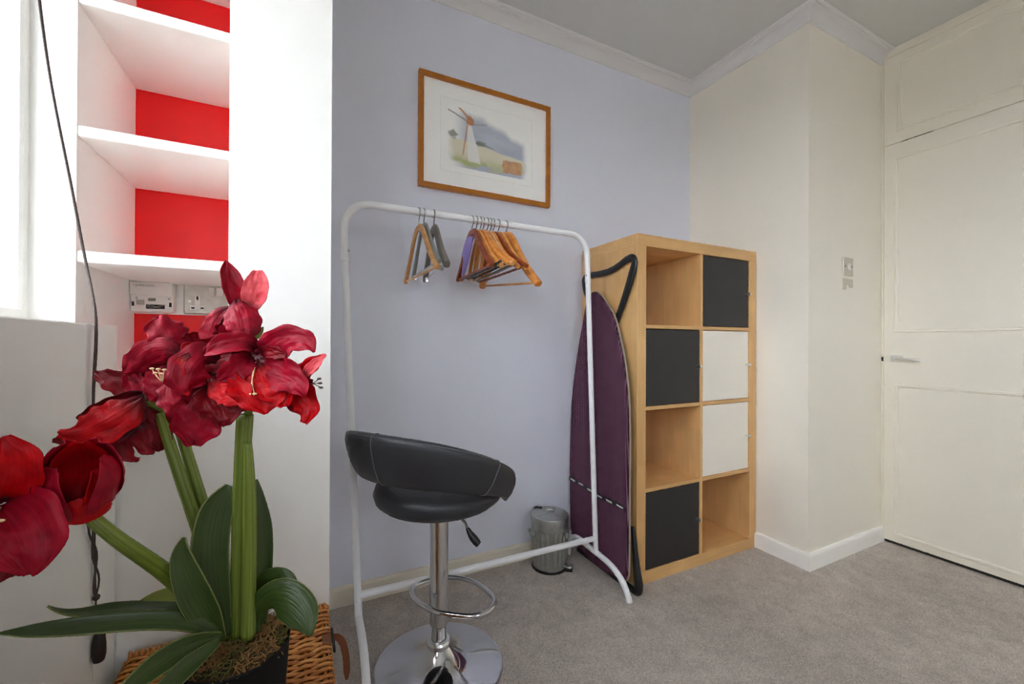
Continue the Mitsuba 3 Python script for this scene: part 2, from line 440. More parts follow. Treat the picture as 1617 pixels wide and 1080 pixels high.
# cornice (one piece per wall, mitred)
E0 = 0.058
cove = [(0, -0.062), (0.006, -0.062), (0.008, -0.056)] + [(0.008 + 0.034 * (1 - math.cos(a)), -0.056 + 0.040 * math.sin(a)) for a in np.linspace(0.15, math.pi / 2, 8)] + [(0.044, -0.010), (0.050, -0.012), (0.056, -0.008), (E0, 0.0), (0, 0.0)]
struct('trim_3', extrude_profile(cove, (XP1, 0, CEIL), (XW, 0, CEIL), (0, -1, 0), 0, 1), 'm_cornice', 'white cove cornice above the lavender wall', 40)
struct('trim_4', extrude_profile(cove, (XW, 0, CEIL), (XW, YW, CEIL), (-1, 0, 0), 1, -1), 'm_cornice', 'white cove cornice above the cream wall by the bookcase', 40)
struct('trim_5', extrude_profile(cove, (XW, YW, CEIL), (XC + 0.02, YW, CEIL), (0, -1, 0), -1, 0), 'm_cornice', 'white cove cornice above the narrow wall with the light switch', 40)

# skirting boards
sk = [(0, 0), (0.015, 0), (0.015, 0.062), (0.011, 0.070), (0.006, 0.075), (0, 0.075)]
struct('baseboard_back', extrude_profile(sk, (XP1, 0, 0), (XW, 0, 0), (0, -1, 0), 0, 1), 'm_skirting')
struct('baseboard_right', extrude_profile(sk, (XW, 0, 0), (XW, YW, 0), (-1, 0, 0), 1, -1), 'm_gloss_white')
struct('baseboard_switch_wall', extrude_profile(sk, (XW, YW, 0), (XC - 0.002, YW, 0), (0, -1, 0), -1, 0), 'm_gloss_white')
struct('baseboard_pier', extrude_profile(sk, (XP1, YA - 0.012, 0), (XP1, 0, 0), (1, 0, 0), 0, 1), 'm_gloss_white')

# closet: frame, one tall door, one cupboard door above
struct('trim_6', cat(cbox(XC - 0.004, XC + 0.03, YW - 0.012, YW, 0, CEIL, 0.002), cbox(XC - 0.010, XC + 0.03, YB, YW - 0.001, 2.508, CEIL, 0.003), cbox(XC - 0.006, XC + 0.03, YW - 0.03, YW - 0.002, 2.05, 2.062, 0.002)), 'm_closet', 'cream closet frame against the ceiling')
struct('trim_7', cat(cbox(XC + 0.001, XC + 0.03, YB, YW - 0.012, 0.0, 0.014), cbox(XC - 0.0115, XC + 0.03, -0.86, -0.74, 2.0525, 2.0555)), 'm_gap', 'dark gap around the closet doors')


def rect_moulding(y0, y1, z0, z1):
    w = 0.020
    pf = [(0, 0), (w, 0), (w, 0.003), (w * 0.75, 0.007), (w * 0.4, 0.008), (w * 0.25, 0.004), (0, 0.003)]
    parts = []
    corners = [(y0, z0), (y1, z0), (y1, z1), (y0, z1)]
    V, Fc = [], []
    k = len(pf)
    for ci, (cy, cz) in enumerate(corners):
        sy = 1 if cy == y0 else -1
        sz = 1 if cz == z0 else -1
        V += [(XC - 0.012 - h, cy + sy * o, cz + sz * o) for o, h in pf]
    for ci in range(4):
        a, b = ci * k, ((ci + 1) % 4) * k
        for j in range(k):
            j2 = (j + 1) % k
            Fc += [(a + j, a + j2, b + j2), (a + j, b + j2, b + j)]
    m = trimesh.Trimesh(np.array(V), np.array(Fc), process=False)
    m.fix_normals()
    return m


def closet_door(name, y0, y1, z0, z1, panels, label):
    k = struct(name, cbox(XC - 0.012, XC + 0.02, y0, y1, z0, z1, 0.002), 'm_closet', label)
    for a, b, c, d in panels:
        put('moulding', rect_moulding(a, b, c, d), 'm_closet', k, smooth=20)
    return k


D1 = closet_door('door_1', -1.435, YW - 0.0145, 0.016, 2.053, [(-1.385, -0.712, 1.080, 1.985), (-1.385, -0.712, 0.046, 0.826)], 'tall cream closet door with two moulded panels and a lever handle')
closet_door('door_2', -1.435, YW - 0.0145, 2.055, 2.506, [(-1.385, -0.722, 2.108, 2.468)], 'cream cupboard door above the tall closet door')
closet_door('door_3', -2.22, -1.438, 0.016, 2.053, [(-2.17, -1.488, 1.080, 1.985), (-2.17, -1.488, 0.046, 0.826)], 'second tall cream closet door')
closet_door('door_4', -2.22, -1.438, 2.055, 2.506, [(-2.17, -1.488, 2.108, 2.468)], 'second cream cupboard door')
hx = XC - 0.012
hk = put('handle', cat(cbox(hx - 0.010, hx, -0.748, -0.700, 0.957, 0.969, 0.002), cbox(hx - 0.010, hx, -0.748, -0.700, 0.937, 0.953, 0.002), cbox(hx - 0.008, hx, -0.744, -0.704, 0.940, 0.966, 0.001)), 'm_steel', D1, label='chrome lever handle')
put('lever', cat(sweep([(hx - 0.004, -0.739, 0.951), (hx - 0.038, -0.739, 0.951)], 0.008), sweep(spline([(hx - 0.034, -0.733, 0.951), (hx - 0.040, -0.765, 0.951), (hx - 0.040, -0.800, 0.949), (hx - 0.034, -0.825, 0.947)], 14), np.linspace(0.0075, 0.0045, 14))), 'm_steel', hk)
put('strike', cbox(XC - 0.0055, XC, YW - 0.010, YW - 0.002, 0.938, 0.958), 'm_dark', 'trim_6', label='dark latch plate')

# light switch and the notched plate below it
k = thing('light_switch', 'square brushed metal light switch on the narrow wall left of the closet', 'light switch')
put('plate', cbox(0.280, 0.372, YW - 0.006, YW, 1.360, 1.448, 0.002), 'm_satin', k)
put('rocker', cat(cbox(0.318, 0.339, YW - 0.011, YW - 0.005, 1.392, 1.418, 0.002), cbox(0.322, 0.344, YW - 0.009, YW - 0.005, 1.388, 1.397, 0.001)), 'm_plastic_white', k, label='white rocker')
for x in (0.296, 0.357):
    put('screw', lathe([(0, 0), (0.0032, 0), (0.0032, 0.0012), (0, 0.0012)], 0, 0, 0, 12).apply_transform(trimesh.transformations.rotation_matrix(math.pi / 2, (1, 0, 0))).apply_translation((x, YW - 0.006, 1.404)), 'm_dark', k)
poly = Polygon([(0.282, 1.345), (0.376, 1.343), (0.376, 1.303), (0.345, 1.303)] + [(0.330 + 0.015 * math.cos(a), 1.303 + 0.015 * math.sin(a)) for a in np.linspace(0.3, math.pi, 7)] + [(0.312, 1.290), (0.284, 1.290)])
single('dimmer_bracket', slab(poly, YW - 0.003, YW, 1), 'm_satin', 'small notched metal bracket plate screwed just below the light switch', 'bracket', smooth=False)

# ------------------------------------------------------------------ alcove shelves and sockets
for i, (zt, zb, lab) in enumerate(((1.965, 1.944, 'white alcove shelf cut off by the top edge, topmost in the red alcove'), (1.690, 1.667, 'white alcove shelf second from the top, above the red back'),
                                   (1.434, 1.413, 'white alcove shelf in the middle of the red alcove'), (1.195, 1.173, 'lowest white alcove shelf, directly above the sockets'))):
    single('alcove_shelf', cbox(XL, XP0, YA + 0.002, -0.37, zb, zt, 0.0015), 'm_gloss_white', lab, 'shelf', 'shelves in the red alcove')
YS = -0.3725
so = thing('phone_socket', 'white phone master socket with its lower cover off, under the lowest alcove shelf', 'phone socket')
put('body', cbox(-2.440, -2.3545, YS - 0.030, YS, 1.096, 1.1725, 0.003), 'm_plastic_white', so)
put('cover', cbox(-2.440, -2.3545, YS - 0.036, YS - 0.029, 1.138, 1.1725, 0.002), 'm_plastic_white', so)
fy = YS - 0.030
put('opening', cbox(-2.409, -2.372, fy - 0.0008, fy + 0.002, 1.105, 1.116), 'm_dark', so, label='dark wiring opening')
put('wire', cat(sweep(spline([(-2.407, fy - 0.001, 1.113), (-2.395, fy - 0.002, 1.108), (-2.385, fy - 0.002, 1.111), (-2.374, fy - 0.001, 1.114)], 12), 0.0006, 6), sweep(spline([(-2.404, fy - 0.001, 1.115), (-2.392, fy - 0.002, 1.111), (-2.380, fy - 0.002, 1.107)], 10), 0.0006, 6)), 'm_plastic_grey', so)
put('jack', cbox(-2.405, -2.390, fy - 0.001, fy + 0.002, 1.1245, 1.132, 0.0005), 'm_print_grey', so)
for x0 in (-2.437, -2.363):
    put('clip_slot', cbox(x0, x0 + 0.005, fy - 0.0008, fy + 0.002, 1.111, 1.122), 'm_dark', so)
put('terminal', cbox(-2.428, -2.412, fy - 0.0015, fy + 0.002, 1.114, 1.127, 0.0005), 'm_plastic_grey', so)
for x0 in (-2.430, -2.366):
    put('screw', cbox(x0, x0 + 0.005, fy - 0.001, fy + 0.002, 1.129, 1.134, 0.001), 'm_plastic_grey', so)
tm = meshkit.text_mesh('openreach', 0.006, 0.0006)
tm.apply_scale(0.042 / tm.extents[0]); tm.apply_translation(-tm.bounds[0])
tm.apply_transform(trimesh.transformations.rotation_matrix(math.pi / 2, (1, 0, 0)))
tm.apply_translation((-2.433, YS - 0.0358, 1.1585))
put('lettering', tm, 'm_print_grey', so, smooth=False)

pw = thing('wall_socket', 'brushed metal power socket with two rocker switches, right of the phone socket', 'power socket')
put('plate', cbox(-2.338, -2.205, YS - 0.009, YS, 1.096, 1.177, 0.0025), 'm_brushed_plate', pw)
fy = YS - 0.009
sp = [(-2.324, 1.106), (-2.292, 1.106), (-2.292, 1.119), (-2.302, 1.119), (-2.302, 1.148), (-2.314, 1.148), (-2.314, 1.119), (-2.324, 1.119)]
put('outlet', slab(Polygon(sp), fy - 0.0012, fy + 0.001, 1), 'm_plastic_white', pw, smooth=False)
put('pin_hole', cbox(-2.310, -2.306, fy - 0.0018, fy, 1.134, 1.143), 'm_dark', pw)
for x0 in (-2.321, -2.301):
    put('pin_hole', cbox(x0, x0 + 0.007, fy - 0.0018, fy, 1.110, 1.114), 'm_dark', pw)
for x0 in (-2.284, -2.266):
    put('rocker', cbox(x0, x0 + 0.014, fy - 0.005, fy + 0.001, 1.146, 1.168, 0.0015), 'm_plastic_white', pw)
for x0, z0 in ((-2.327, 1.127), (-2.226, 1.118)):
    put('screw', cbox(x0, x0 + 0.005, fy - 0.001, fy, z0, z0 + 0.005, 0.0012), 'm_steel', pw)
sp2 = [(a + 0.083, b) for a, b in sp]
put('outlet', slab(Polygon(sp2), fy - 0.0012, fy + 0.001, 1), 'm_plastic_white', pw, smooth=False)

# ------------------------------------------------------------------ blind cord
k = thing('blind_cord', 'dark looped blind cord hanging over the white boxing with a wooden pull', 'cord')
top = [np.array(q) for q in ((-2.40, -0.952, 1.70), (-2.40, -0.906, 1.515), (-2.40, -0.87, 1.406), (-2.40, -0.811, 1.281), (-2.40, -0.753, 1.155))]
mid = [np.array([-2.374, -0.790, 1.062]), np.array([-2.373, -0.800, 0.936]), np.array([-2.373, -0.800, 0.80])]
for dx, w in ((0.0, 1.0), (0.003, -1.0)):
    up = [q + np.array([dx, 0.0045 * w * f_, 0]) for q, f_ in zip([np.array([-2.40, -1.02, 2.0])] + top, (1.5, 1.3, 1.1, 1.0, 0.8, 0.7))]
    lo = [q + np.array([dx * 0.3, 0.003 * w, 0]) for q in mid] + [np.array([-2.374, -0.800 + 0.008 * w, 0.70]), np.array([-2.373, -0.789 - 0.008 * w, 0.655]), np.array([-2.373, -0.782 + 0.008 * w, 0.615]), np.array([-2.374, -0.780, 0.580])]
    put('strand', sweep(spline(up + lo, 90), 0.0016, 8), 'm_cord', k)
put('strand', sweep(spline([(-2.374, -0.784, 0.72), (-2.374, -0.786, 0.65), (-2.374, -0.781, 0.58), (-2.374, -0.782, 0.52)], 30), 0.0014, 8), 'm_cord', k)
kn = trimesh.creation.icosphere(2, 0.006); kn.apply_scale((0.8, 1.1, 0.9)); kn.apply_translation((-2.373, -0.781, 0.578))
put('knot', kn, 'm_cord', k)
put('pull', lathe([(0, 0.522), (0.004, 0.522), (0.008, 0.512), (0.0095, 0.495), (0.0095, 0.478), (0.0075, 0.468), (0, 0.466)], -2.3685, -0.783, 0, 24), 'm_wood_bob', k)

# ------------------------------------------------------------------ picture
k = thing('framed_picture', 'wood framed watercolour print hanging on the lavender wall above the clothes rack', 'picture')
PX0, PX1, PZ0, PZ1, FT = -1.629, -0.988, 1.682, 2.170, 0.020
for a in ([(PX0, PZ1), (PX1, PZ1), (PX1 - FT, PZ1 - FT), (PX0 + FT, PZ1 - FT)], [(PX0, PZ0), (PX1, PZ0), (PX1 - FT, PZ0 + FT), (PX0 + FT, PZ0 + FT)],
          [(PX0, PZ0), (PX0, PZ1), (PX0 + FT, PZ1 - FT), (PX0 + FT, PZ0 + FT)], [(PX1, PZ0), (PX1, PZ1), (PX1 - FT, PZ1 - FT), (PX1 - FT, PZ0 + FT)]):
    put('frame_rail', slab(Polygon(a), -0.024, -0.001, 1), 'm_frame_wood', k, smooth=False)
put('mount', cbox(PX0 + 0.012, PX1 - 0.012, -0.012, -0.004, PZ0 + 0.012, PZ1 - 0.012), 'm_mount', k)


def flat_y(x0, x1, z0, z1, y, th=0.0005):
    v = np.array([[x0, y, z0], [x1, y, z0], [x1, y, z1], [x0, y, z1]])
    return (v, np.array([[0, 1, 2], [0, 2, 3]])), np.array([[0, 0], [1, 0], [1, 1], [0, 1]], float)


pl = [on(1, -0.0125, *q) for q in ((704, 180), (829, 270))]
m, uv = flat_y(-1.508, -1.110, 1.795, 2.055, -0.0126)
put('print', m, 'm_print', k, smooth=False, uv=uv, label='watercolour landscape print')
gx = [(-1.535, -1.085, 1.768, 2.085)]
for x0, x1, z0, z1 in gx:
    w = 0.0012
    put('plate_mark', cat(cbox(x0, x1, -0.0128, -0.0118, z0, z0 + w), cbox(x0, x1, -0.0128, -0.0118, z1 - w, z1), cbox(x0, x0 + w, -0.0128, -0.0118, z0, z1), cbox(x1 - w, x1, -0.0128, -0.0118, z0, z1)), 'm_white_door', k)
m, uv = flat_y(PX0 + 0.018, PX1 - 0.018, PZ0 + 0.018, PZ1 - 0.018, -0.0165)
kk = key(k + '__glass')
scene[kk] = mikit.ply(m, 'm_glass')

# pendant lamp above and behind the rail, mirrored in the picture glass
k = thing('pendant_lamp', 'unlit grey drum pendant lamp, seen only as a reflection in the picture glass', 'lamp')
LXY = (-1.06, -1.22)
put('shade', lathe([(0.125, 2.13), (0.127, 2.13), (0.122, 2.34), (0.120, 2.34), (0.125, 2.13)], *LXY), 'm_shade', k)
put('cable', sweep([(*LXY, 2.30), (*LXY, CEIL)], 0.003, 8), 'm_plastic_white', k)
put('ceiling_rose', lathe([(0, CEIL - 0.03), (0.03, CEIL - 0.03), (0.045, CEIL), (0, CEIL)], *LXY), 'm_plastic_white', k)
put('spider', cat(sweep([(LXY[0] - 0.121, LXY[1], 2.32), (LXY[0] + 0.121, LXY[1], 2.32)], 0.002, 6), sweep([(LXY[0], LXY[1] - 0.121, 2.32), (LXY[0], LXY[1] + 0.121, 2.32)], 0.002, 6)), 'm_steel', k)
put('bulb', lathe([(0, 2.20), (0.018, 2.206), (0.029, 2.225), (0.027, 2.25), (0.014, 2.28), (0.013, 2.31), (0, 2.31)], *LXY), 'm_plastic_white', k)

# ------------------------------------------------------------------ bookcase
BX0, BX1, BY, BH, BD, BT, ST = -0.796, -0.006, -0.4136, 1.49, 0.390, 0.050, 0.016
k = thing('bookcase', 'birch cube bookcase two wide and four high standing in the corner by the cream wall', 'bookcase')
put('side_panel', cbox(BX0, BX0 + BT, BY, BY + BD, BT, BH - BT, 0.0012), 'm_birch_v', k)
put('side_panel', cbox(BX1 - BT, BX1, BY, BY + BD, BT, BH - BT, 0.0012), 'm_birch_v', k)
put('top_panel', cbox(BX0, BX1, BY, BY + BD, BH - BT, BH, 0.0012), 'm_birch_h', k)
put('bottom_panel', cbox(BX0, BX1, BY, BY + BD, 0.0, BT, 0.0012), 'm_birch_h', k)
xm = (BX0 + BX1) / 2
put('divider', cbox(xm - ST / 2, xm + ST / 2, BY + 0.002, BY + BD, BT, BH - BT, 0.0008), 'm_birch_v', k)
cell = (BH - 2 * BT - 3 * ST) / 4
rows = [(BT + i * (cell + ST), BT + i * (cell + ST) + cell) for i in range(4)]
cols = [(BX0 + BT, xm - ST / 2), (xm + ST / 2, BX1 - BT)]
for i in range(3):
    for c0, c1 in cols:
        put('shelf', cbox(c0, c1, BY + 0.002, BY + BD, rows[i][1], rows[i][1] + ST, 0.0008), 'm_birch_h', k)


def knob(x, z):
    m = lathe([(0, 0), (0.0045, 0), (0.0035, 0.004), (0.0035, 0.012), (0.006, 0.020), (0.0055, 0.026), (0, 0.0265)], 0, 0, 0, 20)
    m.apply_transform(trimesh.transformations.rotation_matrix(math.pi / 2, (1, 0, 0)))
    m.apply_translation((x, BY + 0.006, z))
    return m


for col, row, mm, lab in ((1, 3, 'm_black_door', 'black door, top right cell'), (0, 2, 'm_black_door', 'black door, second row on the left'), (1, 2, 'm_white_door', 'white door, second row on the right'),
                          (1, 1, 'm_white_door', 'white door, third row on the right'), (0, 0, 'm_black_door', 'black door, bottom left cell')):
    c0, c1 = cols[col]; z0, z1 = rows[row]
    d = put('door', cbox(c0 + 0.002, c1 - 0.002, BY + 0.006, BY + 0.022, z0 + 0.002, z1 - 0.003, 0.001), mm, k, label=lab)
    put('knob', knob(c1 - 0.022, (z0 + z1) / 2), 'm_steel', d, label='small metal knob')
    put('insert_box', cat(cbox(c0 + 0.002, c0 + 0.014, BY + 0.024, BY + BD - 0.01, z0 + 0.002, z1 - 0.003), cbox(c0 + 0.002, c1 - 0.002, BY + BD - 0.02, BY + BD - 0.01, z0 + 0.002, z1 - 0.003)), mm, k)

# ------------------------------------------------------------------ ironing board
k = thing('ironing_board', 'folded ironing board with plum dotted cover leaning against the side of the bookcase', 'ironing board')
con = [(-0.159, 1.266), (-0.207, 1.247), (-0.2545, 1.202), (-0.3005, 1.150), (-0.338, 1.071), (-0.376, 0.962), (-0.402, 0.844), (-0.415, 0.740), (-0.422, 0.610), (-0.426, 0.455), (-0.431, 0.302), (-0.435, 0.150),
       (-0.436, 0.088), (-0.424, 0.050), (-0.384, 0.040), (-0.323, 0.032), (-0.236, 0.026), (-0.150, 0.040), (-0.077, 0.058), (-0.042, 0.090), (-0.026, 0.211), (-0.014, 0.360), (-0.010, 0.515), (-0.010, 0.674), (-0.016, 0.772),
       (-0.030, 0.870), (-0.048, 0.967), (-0.074, 1.077), (-0.097, 1.169), (-0.122, 1.238)]
cp = np.array(con + con[:1])
tt = np.r_[0, np.cumsum(np.linalg.norm(np.diff(cp, axis=0), axis=1) ** 0.6)]
cp = CubicSpline(tt, cp, bc_type='periodic')(np.linspace(0, tt[-1], 121)[:-1])
BO = lambda z: -0.877 + 0.030 * z          # outer face of the board, leaning to the bookcase


def board(polypts, off0, off1, inset=0.0, nd=10):
    """A padded board: rounded rim, its face gridded so that it can carry a pattern in metres (uv)."""
    P = Polygon(polypts)
    ring = []
    for d, o in ((0.0, off1), (0.0, off0 + 0.006), (0.003, off0 + 0.0025), (0.008, off0)):
        q = P.buffer(-d) if d else P
        c = np.array(q.exterior.coords)[:-1]
        s = np.array([q.exterior.interpolate(t, normalized=True).coords[0] for t in np.linspace(0, 1, 160, endpoint=False)])
        ring.append((s, o))
    return trimesh.Trimesh(np.array([(BO(z) + o, y, z) for s, o in ring for y, z in s]), process=False).convex_hull


bm = board(cp, 0.0, 0.020)
put('cover', bm, 'm_cover', k, smooth=False, uv=np.c_[bm.vertices[:, 1] - 0.06 * bm.vertices[:, 2], bm.vertices[:, 2]])
hem = [(BO(z) + 0.017, y, z) for y, z in np.array(Polygon(cp).buffer(0.001).exterior.coords)[:-1][::2]]
put('cover_hem', sweep(hem, 0.0045, 8, closed=True), 'm_cover_back', k)
put('frame_underside', slab(Polygon(cp).buffer(-0.02), BO(0.6) + 0.022, BO(0.6) + 0.028, 0).apply_transform(np.array([[1, 0, 0.030, -0.030 * 0.6], [0, 1, 0, 0], [0, 0, 1, 0], [0, 0, 0, 1]])), 'm_black_plastic', k)
# printed band across the cover
b0, b1 = (-0.010, 0.357), (-0.432, 0.334)
band = []
ys = np.linspace(b0[0] - 0.008, b1[0] + 0.006, 40)
zs = 0.352 - 0.016 * np.linspace(0, 1, 40) + 0.004 * np.sin(np.linspace(0, 9, 40))
hb = 0.010
V = np.array([(BO(z) - 0.0012, y, z + s * hb) for y, z in zip(ys, zs) for s in (-1, 1)] + [(BO(z) + 0.002, y, z + s * hb) for y, z in zip(ys, zs) for s in (-1, 1)])
Fq = []
for i in range(39):
    a = 2 * i
    Fq += [(a, a + 1, a + 3), (a, a + 3, a + 2), (80 + a, 80 + a + 3, 80 + a + 1), (80 + a, 80 + a + 2, 80 + a + 3), (a, a + 2, 82 + a), (a, 82 + a, 80 + a), (a + 1, 81 + a, 83 + a), (a + 1, 83 + a, a + 3)]
mband = trimesh.Trimesh(V, np.array(Fq), process=False); mband.fix_normals()
bk = put('band', mband, 'm_black_plastic', k, smooth=False, label='black band with a row of small white print')
for i in range(6):
    y = -0.030 - i * 0.068
    z = float(np.interp(-y, -ys, zs))
    seg = []
    x = 0.0
    for j in range(8):
        w = rng.uniform(0.003, 0.005)
        seg.append(cbox(BO(z) - 0.0020, BO(z) - 0.0010, y - x - w, y - x, z - 0.0035 - 0.0002 * j, z + 0.0035 - 0.0002 * j))
        x += w + 0.0012
    put('white_print', cat(*seg), 'm_plastic_white', bk, smooth=False)
# folded leg frame: black plastic foot at the top, second foot at the floor
def xz(y, z, x=-0.808):
    return np.array([x, y, z])
ft = spline([xz(-0.075, 1.255), xz(-0.052, 1.32), xz(-0.058, 1.348), xz(-0.10, 1.355), xz(-0.20, 1.351), xz(-0.29, 1.362), xz(-0.36, 1.386), xz(-0.395, 1.388), xz(-0.408, 1.368), xz(-0.398, 1.33), xz(-0.372, 1.27), xz(-0.33, 1.185), xz(-0.28, 1.09), xz(-0.24, 1.02)], 70)
rad = np.interp(np.linspace(0, 1, 70), [0, 0.12, 0.2, 0.5, 0.62, 0.75, 1], [0.010, 0.014, 0.014, 0.015, 0.020, 0.018, 0.014])
fm = sweep(ft, rad, 16)
fm.vertices[:, 0] = -0.808 + (fm.vertices[:, 0] + 0.808) * 0.5
put('leg_foot', fm, 'm_black_plastic', k, label='black plastic leg foot above the board')
lf = spline([(-0.824, -0.420, 0.26), (-0.828, -0.438, 0.18), (-0.834, -0.456, 0.10), (-0.836, -0.468, 0.045), (-0.836, -0.462, 0.014), (-0.838, -0.435, 0.012), (-0.84, -0.36, 0.013), (-0.84, -0.22, 0.013), (-0.84, -0.06, 0.013)], 60)
put('leg_foot', sweep(lf, np.interp(np.linspace(0, 1, 60), [0, 0.2, 0.36, 0.5, 1], [0.008, 0.013, 0.018, 0.012, 0.012]), 14), 'm_black_plastic', k)

# ------------------------------------------------------------------ clothes rack
k = thing('clothes_rack', 'white tubular clothes rail on two arched feet in front of the lavender wall', 'clothes rack')
RY, RR = -0.27, 0.0125
LX = lambda z: -1.888 - 0.0405 * (z - 0.17)
RX = lambda z: -0.900 - 0.0405 * (z - 0.17)
ZT = 1.490


def arch(x0, x1):
    pts = []
    rr = 0.085
    for a in np.linspace(math.pi, math.pi / 2, 10):
        pts.append((LX(ZT - rr) + rr + rr * math.cos(a), RY, ZT - rr + rr * math.sin(a)))
    for a in np.linspace(math.pi / 2, 0, 10):
        pts.append((RX(ZT - rr) - rr + rr * math.cos(a), RY, ZT - rr + rr * math.sin(a)))
    return [(LX(1.30), RY, 1.30)] + pts + [(RX(1.30), RY, 1.30)]


put('top_bar', sweep(arch(0, 0), RR, 16), 'm_rack', k)
for fx in (LX, RX):
    put('upright', sweep([(fx(1.302), RY, 1.302), (fx(0.11), RY, 0.11)], RR * 0.93, 16), 'm_rack', k)
    put('joint', lathe([(RR * 0.95, 0), (RR * 1.06, 0.002), (RR * 1.06, 0.012), (RR * 0.95, 0.014)], fx(1.295), RY, 1.29, 16), 'm_rack', k)
    x = fx(0.10)
    fp = spline([(x, -0.055, 0.0), (x, -0.062, 0.045), (x, -0.085, 0.088), (x, -0.125, 0.108), (x, -0.18, 0.108), (x, -0.27, 0.103), (x, -0.35, 0.097), (x, -0.42, 0.076), (x, -0.463, 0.038), (x, -0.482, 0.0)], 60)
    if fx is LX:
        fp[:, 0] += 0.022 * np.clip((fp[:, 1] - RY) / 0.21, 0, 1)
    put('foot', sweep(fp, RR, 14), 'm_rack', k)
put('bottom_bar', sweep([(LX(0.17), RY, 0.175), (RX(0.17), RY, 0.165)], RR * 0.95, 14), 'm_rack', k)
for x, z in ((LX(1.33) + 0.0125, 1.325), (RX(1.33) - 0.0125, 1.318), (RX(1.33) - 0.004, 1.335)):
    b = trimesh.creation.icosphere(1, 0.0032); b.apply_translation((x, RY - 0.008, z)); put('button', b, 'm_print_grey', k)
for x in (LX(ZT) + 0.045, RX(ZT) - 0.045):
    put('stud', lathe([(0, 0), (0.004, 0), (0.004, 0.006), (0.002, 0.008), (0, 0.008)], x, RY, ZT - 0.004, 12), 'm_rack', k)


# ------------------------------------------------------------------ hangers
def shoulder(sgn, h, drop, th, ht, bend=0.3):
    """Half of a shaped hanger in its own plane: u along the shoulder, w up."""
    p = spline([(0, 0, 0.0), (sgn * 0.035, 0, -0.006), (sgn * h * 0.55, 0, -drop * 0.50), (sgn * h * 0.85, 0.004, -drop * 0.84), (sgn * h, 0.010, -drop)], 22)
    p[:, 1] = bend * (p[:, 1] + 0.020 * (np.abs(p[:, 0]) / h) ** 2)
    V = []
    for i, q in enumerate(p):
        t = i / 21
        tt = th * (0.72 + 0.45 * t) / 2
        hh = ht * (1.0 - 0.28 * t + 0.10 * math.sin(math.pi * t)) / 2
        d = p[min(i + 1, 21)] - p[max(i - 1, 0)]
        d = d / np.linalg.norm(d)
        nn = np.array([-d[2], 0, d[0]]) * (1 if sgn > 0 else -1)
        for a in np.linspace(0, 2 * math.pi, 12, endpoint=False):
            ca, sa = math.cos(a), math.sin(a)
            ca, sa = np.sign(ca) * abs(ca) ** 0.6, np.sign(sa) * abs(sa) ** 0.6
            V.append(q + nn * hh * sa + np.array([0, tt * ca, 0]))
    F_ = []
    for i in range(21):
        for j in range(12):
            a, b = i * 12 + j, i * 12 + (j + 1) % 12
            F_ += [(a, b, b + 12), (a, b + 12, a + 12)]
    V = V + [p[0], p[-1]]
    for j in range(12):
        F_ += [((j + 1) % 12, j, 22 * 12), (21 * 12 + j, 21 * 12 + (j + 1) % 12, 22 * 12 + 1)]
    m = trimesh.Trimesh(np.array(V), np.array(F_), process=False)
    m.fix_normals()
    return m


def hanger(label, x, z, yaw, h, drop, wood, bar='m_black_plastic', hook='m_hook', roll=0.0, th=0.0125, ht=0.024, group='wooden hangers bunched on the rail', bar_r=0.0045, extra=None, bend=0.2):
    k = thing('coat_hanger', label, 'hanger', group)
    a = math.radians(yaw)
    ro = math.radians(roll)
    # local u axis -> world direction towards the camera side
    U = np.array([math.cos(a), -math.sin(a), 0.0]); N = np.array([math.sin(a), math.cos(a), 0.0]); Wz = np.array([0, 0, 1.0])
    cr, sr = math.cos(ro), math.sin(ro)
    U2, W2 = U * cr - Wz * sr, Wz * cr + U * sr
    M = np.eye(4); M[:3, 0], M[:3, 1], M[:3, 2], M[:3, 3] = U2, N, W2, (x, RY, z)
    body = cat(shoulder(1, h, drop, th, ht, bend), shoulder(-1, h, drop, th, ht, bend * 0.5))
    put('body', body.apply_transform(M), wood, k, smooth=40)
    top = (ZT + RR + 0.0016) - z
    rh = 0.0185
    hp = [(0, 0, 0.012), (0, 0, 0.020), (0, 0, top - 2 * rh - 0.012)]
    hk_ = [(-rh * math.sin(t), 0, top - rh - rh * math.cos(t)) for t in np.linspace(0.0, 0, 1)]
    circ = [(rh * math.cos(t), 0, top - rh + rh * math.sin(t)) for t in np.linspace(-0.75, math.pi * 1.08, 16)]
    hp = spline([(0, 0, 0.008), (0, 0, 0.02), (0.004, 0, top - 2 * rh - 0.004)] + circ, 44)
    Mh = np.eye(4); Mh[:3, 0], Mh[:3, 1], Mh[:3, 2], Mh[:3, 3] = U, N, Wz, (x, RY, z)
    put('hook', sweep(hp, 0.0019, 8).apply_transform(Mh), hook, k)
    if bar:
        br = sweep([(-h * 0.93, 0.004, -drop * 0.985), (h * 0.93, 0.004, -drop * 0.985)], bar_r, 10)
        put('bar', br.apply_transform(M), bar, k)
    if extra:
        extra(k, M, h, drop)
    return k


def clips(k, M, h, drop):
    for s in (-0.75, 0.72):
        c = cbox(s * h - 0.010, s * h + 0.010, -0.006, 0.006, -drop - 0.014, -drop + 0.006, 0.002)
        put('clip', c.apply_transform(M), 'm_steel', k)


def lilac(k, M, h, drop):
    p = spline([(-0.012, 0.004, 0.006), (-h * 0.30, 0.006, -drop * 0.20), (-h * 0.62, 0.010, -drop * 0.55), (-h * 0.86, 0.014, -drop * 0.86)], 20)
    r = 0.034 * np.sin(np.linspace(0.35, 2.75, 20)) ** 0.8
    put('padding', sweep(p, r, 16, section=np.stack([np.cos(np.arange(16) * math.pi / 8) * 0.42, np.sin(np.arange(16) * math.pi / 8)], 1)).apply_transform(M), 'm_lilac', k, label='lilac padded shoulder')


